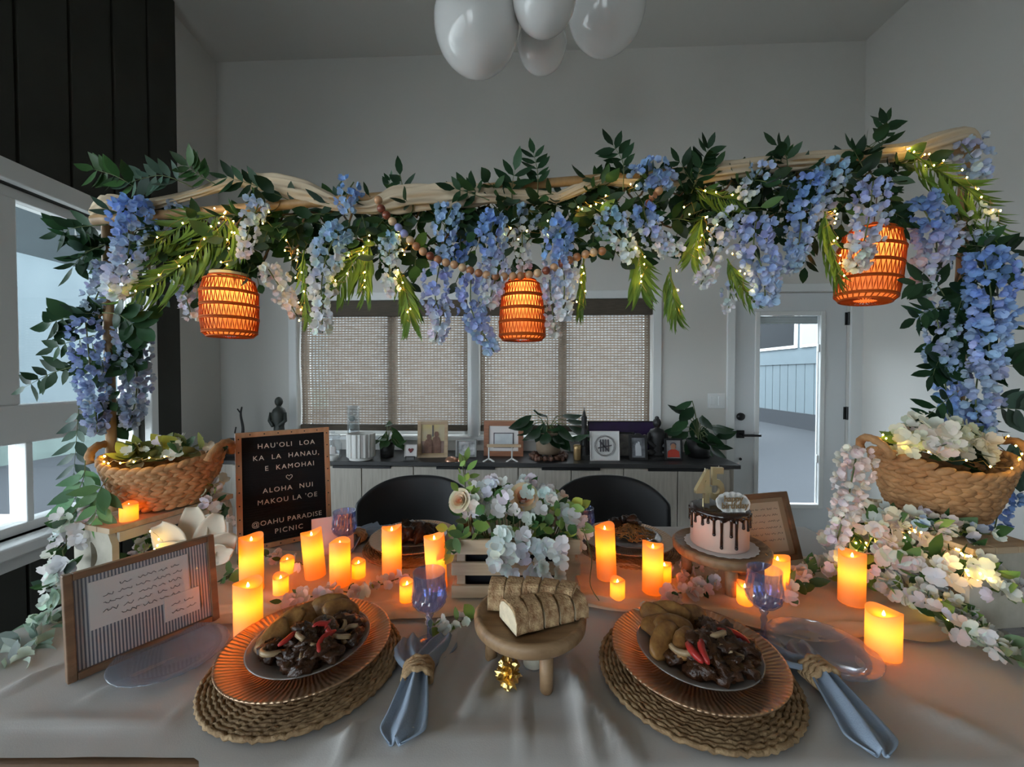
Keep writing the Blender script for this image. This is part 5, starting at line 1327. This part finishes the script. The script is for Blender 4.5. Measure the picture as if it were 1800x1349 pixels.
a, b = P(165,388,YB-.03), P(1715,260,YB-.03)
r = thing('bamboo_beam', 'horizontal bamboo beam carrying the floral canopy', 'beam', a)
build('pole', MB().tube([(b-a)*(i/40) for i in range(41)], [.0125+(.002 if i % 8 == 0 else 0) for i in range(41)], 12), MT['bamboo'], r, True)
for k, (q, lab) in enumerate((((200,384), ''), ((1685,262), ''))):
    c = P(*q, YB-.01)-a; build('lashing', MB().tube([c+Vector((.02*math.cos(t_/3), -.006+.02*math.sin(t_/3)*.8, .012*math.sin(t_/3*2.1))) for t_ in range(60)], .0025, 5), MT['rope'], r, True)
def swag(pts, rads, lab):
    ys = [CYN-.005]*len(pts); path = spline([P(x, y, yy) for (x, y), yy in zip(pts, ys)], 70); base = path[0].copy()
    rr = []; m = len(rads)-1
    for k in range(71):
        u = k/70*m; i = min(m-1, int(u)); rr.append((rads[i]*(1-(u-i))+rads[i+1]*(u-i))*CYN/F*.88)
    o = build('cloth_swag', MB().tube([p-base for p in path], rr, 56, mod=lambda q, u, th: q*(.92+.24*abs(math.sin(th*3.5+u*7+2*math.sin(u*11)))+.12*math.sin(th*9-u*10)+.12*noise.noise(Vector((u*14, math.cos(th)*1.5, math.sin(th)*1.5))))), MT['swag'], smooth=True, loc=base)
    tag(o, lab, 'cloth', 'gauze swags on the beam')
swag([(165,378),(200,362),(250,362),(340,342),(420,318),(480,325),(540,340),(600,362)], [8,20,9,7,10,18,20,10], 'cream gauze swag wrapped on the left third of the beam')
swag([(595,362),(650,364),(700,352),(780,346),(860,342),(930,345),(985,348)], [8,12,22,21,16,12,8], 'cream gauze swag gathered at the beads left of centre')
swag([(975,350),(1010,335),(1060,316),(1120,318),(1180,316),(1230,306),(1300,297),(1380,287),(1450,280),(1520,274),(1590,268),(1640,256),(1690,246),(1712,262)], [8,9,11,11,14,16,15,14,13,13,14,20,20,9], 'cream gauze swag along the right half of the beam')
bp = [(665,352),(672,370),(700,400),(735,436),(770,457),(800,466),(840,480),(880,486),(925,484),(960,476),(995,460),(1030,447),(1070,440)]
path = spline([P(x, y, CYN-.065) for x, y in bp], 400); base = path[0].copy()
r = thing('bead_garland', 'swag of wooden beads with two blue ones across the canopy centre', 'bead garland', base)
build('bead_string', MB().tube([p-base for p in path[::8]], .0008, 4), MT['twig'], r)
BE = MB().ball((0,0,0), .0108, 16, 10).mesh('bead', True)
tones = [mat('bead_tan', (.45,.24,.12), .35, var=.2, scale=60), mat('bead_red_brown', (.20,.055,.03), .3), mat('bead_chestnut', (.34,.14,.06), .35), mat('bead_natural', (.55,.36,.20), .4), mat('bead_blue', (.26,.28,.50), .25)]
bms = []
for m_ in tones:
    c = BE.copy(); c.materials.append(m_); bms.append(c)
acc = 0; nb_ = 0; last = path[0]
for p in path:
    acc += (p-last).length; last = p
    if acc >= .0222*nb_:
        idx = [0,1,1,3,4,4,3,2,0,1][nb_] if nb_ < 10 else random.choice((0,0,2,2,3,1))
        o = put('bead', bms[idx], None, r, p-base)
        if idx == 4: o['label'] = 'glossy blue bead'
        nb_ += 1
for x0, y0, n in ((1158,338,4), (1145,350,3)):
    pass
r = thing('bead_cluster', 'short row of brown beads under the blue tuft right of centre', 'bead garland', P(1140,358,CYN-.06))
for k, (x, y) in enumerate(((1140,358),(1148,345),(1158,336),(1103,398),(1027,452))):
    if k < 3: put('bead', bms[(1,2,0)[k]], None, r, P(x, y, CYN-.06)-P(1140,358,CYN-.06))
build('bead_string', MB().tube([P(x, y, CYN-.06)-P(1140,358,CYN-.06) for x, y in ((1130,366),(1140,358),(1148,345),(1158,336),(1166,326))], .0008, 4), MT['twig'], r)

# ---- lanterns
def lantern(px, ytop, ybot, wpx, lab, tilt=(0,0), Y=1.13, power=1.0, cap=True, stretch=1.2, taper=0.0):
    c = P(px, ybot, Y); t = P(px, ytop, Y); H = t.z-c.z; Rr = wpx*Y/F/2/stretch
    r = thing('woven_lantern', lab, 'lantern', (c.x, Y, c.z), (tilt[0], tilt[1], 0), 'orange woven lanterns')
    def rad(v):
        q = 1.0-taper*v
        if v < .12: q *= .80+.20*math.sin(v/.12*PI/2)
        if v > .82: q *= 1-.30*((v-.82)/.18)**2
        return Rr*q
    rings = [0, .06, .28, .50, .72, .94, 1.0]
    for v in rings:
        n = 40; q = rad(v); build('ring', MB().tube([(q*math.cos(2*PI*i/n), q*math.sin(2*PI*i/n), H*v) for i in range(n)], .0026, 6, True), MT['cord'], r, True)
        if 0 < v < .9: build('ring', MB().tube([(q*1.01*math.cos(2*PI*i/n), q*1.01*math.sin(2*PI*i/n), H*v+.0045) for i in range(n)], .0022, 6, True), MT['cord'], r, True)
    n = 40
    for j in range(1, 5):
        v0, v1 = rings[j], rings[j+1]; pts = []
        for i in range(n*2):
            a = PI*i/n+j*.2; 
            for (va, da) in ((v0 if i % 2 else v1, 0), ):
                pts.append((rad(va)*math.cos(a), rad(va)*math.sin(a), H*va))
        full = []
        for i in range(len(pts)):
            p = Vector(pts[i]); q = Vector(pts[(i+1) % len(pts)])
            full += [p, p.lerp(q, .5)*1.0]
        build('woven_cord', MB().tube(full, .0014, 5, True), MT['cord'], r)
    nb = 30; mb = MB()
    for i in range(nb):
        a = 2*PI*i/nb; mb.tube([(rad(0)*.45*math.cos(a), rad(0)*.45*math.sin(a), .001), (rad(0)*math.cos(a), rad(0)*math.sin(a), 0), (rad(.06)*math.cos(a+.06), rad(.06)*math.sin(a+.06), H*.06)], .0017, 5)
    build('bottom_weave', mb, MT['cord'], r)
    build('liner', MB().lathe([(0,.006),(rad(.05)*.82,.006)]+[(rad(v)*.90, H*v) for v in (.07,.2,.4,.6,.8,.93)], 32), MT['liner'], r, True)
    if cap:
        q = rad(1)
        build('rim_collar', MB().lathe([(q*.98,H),(q*.98,H+.010),(q*.9,H+.010)], 32), mat('cream_collar', (.62,.52,.32), .5), r, True)
        build('solar_cap', MB().lathe([(q*.94,H+.010),(q*.94,H+.014),(0,H+.016)], 32), MT['black'], r, True)
    else:
        q = rad(1); build('top_weave', MB().lathe([(q,H),(q*.5,H+.008),(.012,H+.010),(.012,H+.020),(0,H+.021)], 24), MT['cord'], r, True)
    build('hanging_cord', MB().tube([(0,0,H+.015),(0,0,H+.11)], .0012, 5), MT['twig'], r)
    build('lamp_bulb', MB().ball((0,0,H*.86), .006, 10, 8), MT['flame'], r, True)
    l = bpy.data.lights.new('lantern_led', 'POINT'); l.energy = LANTERN_W*power; l.color = (1,.60,.20); l.shadow_soft_size = .008
    o = bpy.data.objects.new('lantern_led', l); COL.objects.link(o); o.parent = r; o.location = (0, 0, H*.70)
lantern(405, 488, 592, 103, 'orange woven lantern with black cap hanging at the left of the canopy')
lantern(918, 494, 598, 86, 'orange woven lantern hanging at the centre of the canopy', stretch=1.0, cap=False, taper=.22)
lantern(1520, 405, 530, 118, 'orange woven lantern hanging tilted at the right of the canopy', tilt=(0,.10), stretch=1.28, cap=False)

# ================================================================== TABLE FLOWERS
def spray(name, lab, cat, pts, rad, nf, nl, fcols, lcols, group, fs=1.0, ls=.04, up=.6, stems=True, wide=True):
    path = spline(pts, 24); base = path[0].copy(); path = [p-base for p in path]
    r = thing(name, lab, cat, base, group=group)
    rads = rad if isinstance(rad, (list, tuple)) else (rad, rad)
    tw = [p+Vector((U(-1,1),U(-1,1),0))*.004 for p in path]
    build('vine', MB().tube(tw, .0016, 5), MT['stem'], r, True)
    def pick(u):
        i = min(23, int(u*24)); p = path[i].lerp(path[i+1], u*24-i); rr = rads[0]+(rads[1]-rads[0])*u
        a = R()*2*PI; ph = math.acos(U(-.1, 1)); d = Vector((math.cos(a)*math.sin(ph), math.sin(a)*math.sin(ph), math.cos(ph)*up))
        return p, d, rr
    for k in range(nf):
        p, d, rr = pick((k+R())/nf); q = p+d*rr*U(.55,1.0)
        fd = (d+Vector((0,-.7,.35))+Vector((U(-.4,.4),U(-.4,.4),U(-.4,.4)))).normalized()
        put('blossom', random.choice(BLOSSOM), None, r, q, aim(fd) @ Matrix.Rotation(R()*6, 3, 'Z'), fs*U(.75,1.2), jit(random.choice(fcols), .06))
    for k in range(nl):
        p, d, rr = pick((k+R())/nl); q = p+d*rr*U(.2,.6); dd = d+Vector((U(-.5,.5),U(-.6,.2),U(-.3,.5)))
        put('leaf', LEAFW if wide and R() < .6 else LEAF, None, r, q, basis(dd, (U(-.5,.5), -1, .7)), ls*U(.7,1.25), jit(random.choice(lcols), .25))
    return r
WG = 'white flower garlands on the table'
# centre crate arrangement
cz = RZ+CHH
cp = Vector((ccx, CY0+CD/2, cz))
ar = thing('flower_arrangement', 'bunch of white blossoms with two peach roses filling the slatted crate', 'flowers', cp)
WC = [(.78,.80,.80), (.74,.78,.76), (.80,.79,.74)]
for k in range(112):
    x = U(-.145,.145); y = U(-.085,.07); h = .105*(1-(x/.19)**2)*U(.35,1.05)+.005
    if x > -.06 and x < .02 and y < -.02: h *= .9
    d = Vector((x*3, -.6+y*3, .45+U(-.2,.3))).normalized()
    q = Vector((x, y, h)); build('stem', MB().tube([(x*.7, y*.6, -.05), (x*.9, y*.9, h*.5), q], .0011, 4), MT['stem'], ar)
    put('blossom', random.choice(BLOSSOM), None, ar, q, aim(d) @ Matrix.Rotation(R()*6, 3, 'Z'), U(.9,1.3), jit(random.choice(WC), .05))
for k in range(38):                                     # spilling over the front board
    x = U(-.06,.11); z = U(-.08,.03); y = -CD/2-.016-U(0,.024)
    d = Vector((U(-.5,.5), -1, U(-.1,.6))).normalized()
    put('blossom', random.choice(BLOSSOM), None, ar, Vector((x, y, z)), aim(d) @ Matrix.Rotation(R()*6, 3, 'Z'), U(.9,1.3), jit(random.choice(WC), .05))
for k in range(40):
    x = U(-.15,.15); put('leaf', random.choice((LEAF, LEAFW)), None, ar, Vector((x, -.085+U(-.01,.02), U(-.02,.05))), basis((U(-1,1), U(-1,-.2), U(-.6,.6)), (0, -1, .5)), U(.03,.05), jit(random.choice((MG, LG, (.13,.24,.09))), .25))
for k in range(70):
    x = U(-.15,.15); y = U(-.085,.08); h = .10*(1-(x/.19)**2)*U(.1,1)
    put('leaf', random.choice((LEAF, LEAFW)), None, ar, Vector((x, y, h)), basis((U(-1,1), U(-1,.2), U(-.2,.9)), (0, -1, .5)), U(.03,.05), jit(random.choice((MG, LG, (.13,.24,.09))), .25))
for k in range(14):
    put('leaf', LEAF, None, ar, Vector((-.135+U(-.012,.03), -.02+U(-.02,.02), .08+.10*k/14)), basis((U(-1,1), U(-.6,.2), U(.2,.9)), (0, -1, .5)), U(.028,.042), jit(LG, .2))
build('stem', MB().tube([(-.12,-.02,0),(-.13,-.02,.1),(-.14,-.02,.19)], .0012, 4), MT['stem'], ar)
def rose(parent, c, d, size, cols):
    M = Matrix.Translation(c) @ aim(d).to_4x4() @ Matrix.Scale(size, 4); rr = random.Random(3)
    for ring_, (n, rad, flare, H) in enumerate(((2,.12,.0,.52),(3,.22,.04,.55),(4,.34,.10,.56),(5,.47,.20,.52),(6,.60,.34,.42))):
        for k in range(n):
            a0 = 2*PI*k/n+ring_*.7; span = 2*PI/n*.72
            def pf(u, v):
                t = (u-.5)*2; q = rad*(.35+.65*math.sin(min(1, v*1.15)*PI/2))+flare*v**3
                hh = H*v*(1-.14*t*t*v); a = a0+t*span
                return (q*math.cos(a), q*math.sin(a), hh-.25)
            o = build('rose_petal', MB().grid(pf, 8, 6, M), MT['petal'], parent, True); o.color = (*jit(cols[min(len(cols)-1, ring_)], .06), 1)
rose(ar, Vector((.02,-.045,.088)), Vector((.05,-.80,.6)), .040, [(.85,.25,.14),(.86,.32,.19),(.86,.42,.26),(.82,.56,.34),(.80,.66,.42)])
rose(ar, Vector((-.142,-.03,.075)), Vector((-.4,-.75,.4)), .034, [(.80,.40,.22),(.82,.52,.32),(.80,.62,.45),(.80,.70,.52)])
for k in range(12): put('leaf', LEAFW, None, ar, Vector((.13+U(-.02,.03), -.06+U(-.02,.02), .03+U(-.04,.05))), basis((U(.2,1), U(-.8,0), U(-.4,.7)), (0,-1,.4)), U(.03,.045), jit(YG if k % 2 else LG, .2))
for k in range(8): put('leaf', LEAFW, None, ar, Vector((-.165+U(-.015,.01), -.04, -.03+U(-.02,.05))), basis((U(-.6,.4), U(-.8,0), U(-.8,.6)), (0,-1,.4)), U(.03,.045), jit(YG, .2))
for k in range(8): put('blossom', random.choice(BLOSSOM), None, ar, Vector((.15+U(-.01,.03), -.06, -.01+U(-.02,.05))), aim((U(0,.6),-1,U(-.2,.5))), U(.8,1), jit(PINKW, .08))
build('trailing_stem', MB().tube(spline([(.165,-.07,.02),(.185,-.08,-.05),(.18,-.09,-.11),(.20,-.10,-.145)], 16), .0012, 4), MT['stem'], ar)

def G(px, py, dz=.02, z=TZ): q = T(px, py, z); q.z += dz; return q
LGS = [MG, (.10,.20,.07), LG]
spray('flower_garland', 'peachy white blossom garland lying between the candles left of the crate', 'flower garland', [G(500,1075), G(570,1060), G(640,1050), G(720,1025)], (.03,.022), 26, 8, [PINKW, WHITE], LGS, WG, 1.0, .03, .4)
spray('flower_garland', 'sparse blossom sprig near the foot of the letter board', 'flower garland', [G(470,990), G(510,1000), G(560,1010)], .025, 9, 5, [PINKW, WHITE], LGS, WG, .9, .03, .4)
spray('flower_garland', 'white blossom garland in front of the cake stand', 'flower garland', [G(1130,1100), G(1170,1075), G(1210,1050), G(1260,1040)], (.024,.03), 28, 7, [PINKW, WHITE], LGS, WG, 1.0, .03, .5)
spray('flower_garland', 'blossom garland under the cake stand', 'flower garland', [G(1180,1030), G(1230,1010), G(1300,1010)], .025, 14, 4, [PINKW], LGS, WG, .9, .03, .4)
spray('flower_garland', 'blossom garland linking the cake stand to the flower heap', 'flower garland', [G(1380,1060,.02), G(1430,1030,.03), G(1490,1010,.04)], .035, 26, 16, [WHITE, PINKW, CREAM], LGS, WG, 1.0, .045, .6)
spray('flower_garland', 'fallen white blossom sprig left of the bread stand', 'flower garland', [G(760,1108,.012), G(800,1105,.012), G(840,1095,.012)], .018, 7, 8, [WHITE], [LG], WG, .8, .035, .3)
spray('flower_garland', 'leafy twig behind the tall left candle', 'flower garland', [G(385,1040), G(410,1020), G(440,1005)], .03, 3, 10, [PINKW], LGS, WG, .8, .04, .5)
# right heap, built of several garlands
hr = 'flower heap before the right crate'
spray('flower_garland', 'blush and white blossoms at the top of the right flower heap', 'flower garland', [P(1475,960,1.05), P(1540,930,1.0), P(1600,935,.97), P(1670,950,.93)], (.055,.055), 95, 40, [PINKW, WHITE, CREAM], LGS, WG, 1.05, .05, .9)
spray('flower_garland', 'white blossoms and green leaves in the middle of the right flower heap', 'flower garland', [P(1470,1000,1.03), P(1560,990,.95), P(1630,1000,.90), P(1690,1010,.88)], (.055,.065), 100, 60, [WHITE, PINKW, (.78,.78,.72)], LGS, WG, 1.05, .055, .9)
spray('flower_garland', 'white blossoms at the front foot of the right flower heap', 'flower garland', [G(1560,1060,.03), G(1620,1080,.04), G(1670,1110,.03), G(1720,1140,.02)], (.05,.05), 75, 46, [WHITE, CREAM, (.76,.78,.72)], LGS, WG, 1.0, .042, .7)
spray('flower_garland', 'pale green trailing end of the right flower heap by the crate corner', 'flower garland', [G(1690,1120,.02), G(1740,1150,.02), G(1800,1190,.02)], .04, 20, 26, [(.62,.68,.60), (.7,.74,.66)], [(.22,.30,.17), (.16,.26,.12)], WG, 1.0, .038, .5)
spray('flower_garland', 'white blossoms lying on the front of the right crate', 'flower garland', [P(1690,985,.87), P(1740,1010,.845), P(1780,1060,.83)], .038, 34, 10, [WHITE, (.75,.76,.70)], LGS, WG, 1.05, .045, .6)
spray('flower_garland', 'blue-white blossoms tucked under the right basket', 'flower garland', [P(1560,915,1.02), P(1640,930,.93), P(1740,940,.90)], .022, 22, 14, [WHITE, PALE, CREAM], [DG, MG], WG, .9, .045, .5)
for pts, n, lab in (([(1470,990),(1500,975),(1530,965),(1500,955)], 12, 'fairy lights glowing at the top left of the right flower heap'), ([(1585,945),(1600,935),(1610,950)], 5, 'fairy lights inside the right flower heap'), ([(1670,970),(1690,985),(1680,975)], 7, 'fairy lights at the crate corner in the right flower heap'), ([(1690,1015),(1710,1020),(1730,1010)], 7, 'fairy lights hanging over the right crate front'), ([(1620,1060),(1640,1070),(1670,1095)], 5, 'fairy lights low in the right flower heap')):
    lights([P(x, y-8, 1.0 if x < 1540 else .90 if x < 1650 else .84) for x, y in pts], n, lab, .010)
# basket fillings
spray('basket_flowers', 'cream hydrangea heads filling the right basket', 'flowers', [RB+Vector((-.075,-.02,.16)), RB+Vector((-.03,-.01,.20)), RB+Vector((.04,-.02,.165))], (.075,.065), 125, 34, [CREAM, (.80,.77,.66), (.76,.74,.60)], [LG, MG], None, 1.25, .05, .95)
spray('basket_greenery', 'dark foliage on the right side of the right basket', 'foliage', [RB+Vector((.03,.03,.14)), RB+Vector((.09,.03,.15)), RB+Vector((.15,.02,.12)), RB+Vector((.19,.02,.05))], .05, 0, 46, [CREAM], [DG, GG], None, 1, .055, .9)
spray('basket_greenery', 'yellow-green leaves and small white blossoms filling the left basket', 'foliage', [LB+Vector((-.09,-.03,.125)), LB+Vector((0,0,.14)), LB+Vector((.09,.0,.145))], (.05,.06), 26, 60, [CREAM, WHITE], [(.16,.17,.05), (.22,.20,.06), MG, YG], None, .95, .052, .9)
lights([LB+Vector(v) for v in ((-.11,-.05,.15),(-.06,-.11,.145),(.03,-.12,.15),(.10,-.09,.155))], 8, 'fairy lights around the rim of the left basket', .006)
lights([RB+Vector(v) for v in ((-.13,.02,.215),(-.135,-.02,.19),(-.06,-.11,.17),(.04,-.12,.16),(.10,-.08,.19),(.12,-.03,.215))], 11, 'fairy lights around the rim of the right basket', .008)
# left crate flowers
spray('flower_garland', 'white blossom garland hanging down the left crate corner', 'flower garland', [P(135,890,1.0), P(120,930,.98), P(110,990,.96), P(98,1040,.95)], (.028,.022), 34, 16, [WHITE, (.78,.80,.80)], [MG, GG], WG, 1.05, .04, .5)
spray('flower_garland', 'pale green leafy vine trailing off the left table edge', 'flower garland', [P(95,1060,.93), P(70,1110,.87), P(35,1150,.80), P(0,1185,.76)], (.03,.04), 14, 44, [(.66,.74,.68)], [(.34,.44,.36), (.24,.36,.26), (.42,.52,.44)], WG, .9, .045, .5)
spray('flower_garland', 'white blossom cluster between the left crate and letter board', 'flower garland', [P(345,870,1.16), P(375,850,1.18), P(372,900,1.14), P(390,925,1.12)], (.028,.035), 30, 16, [WHITE, CREAM], [MG, LG], WG, .95, .04, .7)
spray('flower_garland', 'green leaves and white blossoms inside the left crate', 'flower garland', [P(235,985,1.04), P(262,960,1.07), P(285,945,1.1)], .032, 14, 22, [WHITE], [LG, MG], WG, .9, .045, .8)
lights([P(262,930,1.0), P(285,950,.99), P(275,968,.98), P(290,970,.98)], 5, 'fairy lights in front of the left crate', .004)
# large cream petals
r = thing('large_cream_flower', 'oversized cream fabric flower in front of the left crate', 'flower', P(335,985,1.0))
def bigpetal(L, W):
    def fn(u, v):
        t = (u-.5)*2; w = W*math.sin(PI*min(1, .12+v*.80))**.7
        return (t*w/2, -.35*L*(v-.5)**2-.10*L*t*t, v*L)
    return MB().grid(fn, 10, 12)
PTM = thin('cream_foam_petal', (.80,.70,.56), .3, .8, .04)
for k, (a, b_, L, W, dx) in enumerate(((-.55,.1,.105,.085,-.02),(-.12,.35,.125,.08,0),(.38,.2,.115,.075,.02),(.95,-.1,.115,.065,.03),(-.95,-.3,.07,.07,-.02),(.1,-.5,.07,.07,.0),(1.15,-.4,.12,.05,.035))):
    o = build('petal', bigpetal(L, W), PTM, r, True, loc=(dx, .0+.01*k*.3, .0), rot=(-b_, a, 0)); m = o.modifiers.new('t', 'SOLIDIFY'); m.thickness = .002

# ================================================================== BALLOONS
BG = 'white balloons hanging from the ceiling'
def balloon(px, py, rad, Y, lab, sq=1.12, rot=(0,0)):
    c = P(px, py, Y); r = thing('white_balloon', lab, 'balloon', c, (rot[0], rot[1], 0), BG)
    build('balloon_skin', MB().ball((0,0,0), (rad, rad, rad*sq), 40, 28, mod=lambda d: 1-.06*max(0, d.z)**2), MT['latex'], r, True)
    build('knot', MB().lathe([(.004,rad*1.06),(.010,rad*1.09),(.006,rad*1.10),(.012,rad*1.14)], 12), MT['latex'], r, True)
    build('ribbon', MB().tube([(0,0,rad*1.1),(.002,0,rad*1.1+.3),(0,0,max(rad*1.1+.4, CEIL-c.z))], .0012, 4), MT['paper'], r)
balloon(838, 42, .158, 1.55, 'largest white balloon at the left of the ceiling cluster')
balloon(957, -8, .112, 1.45, 'mid-sized white balloon at the front of the ceiling cluster')
balloon(953, 78, .100, 1.72, 'smallest white balloon low in the ceiling cluster')
balloon(1066, 12, .175, 1.90, 'white balloon at the right of the ceiling cluster')
balloon(900, -200, .15, 1.75, 'white balloon cut by the top of the picture', 1.1)
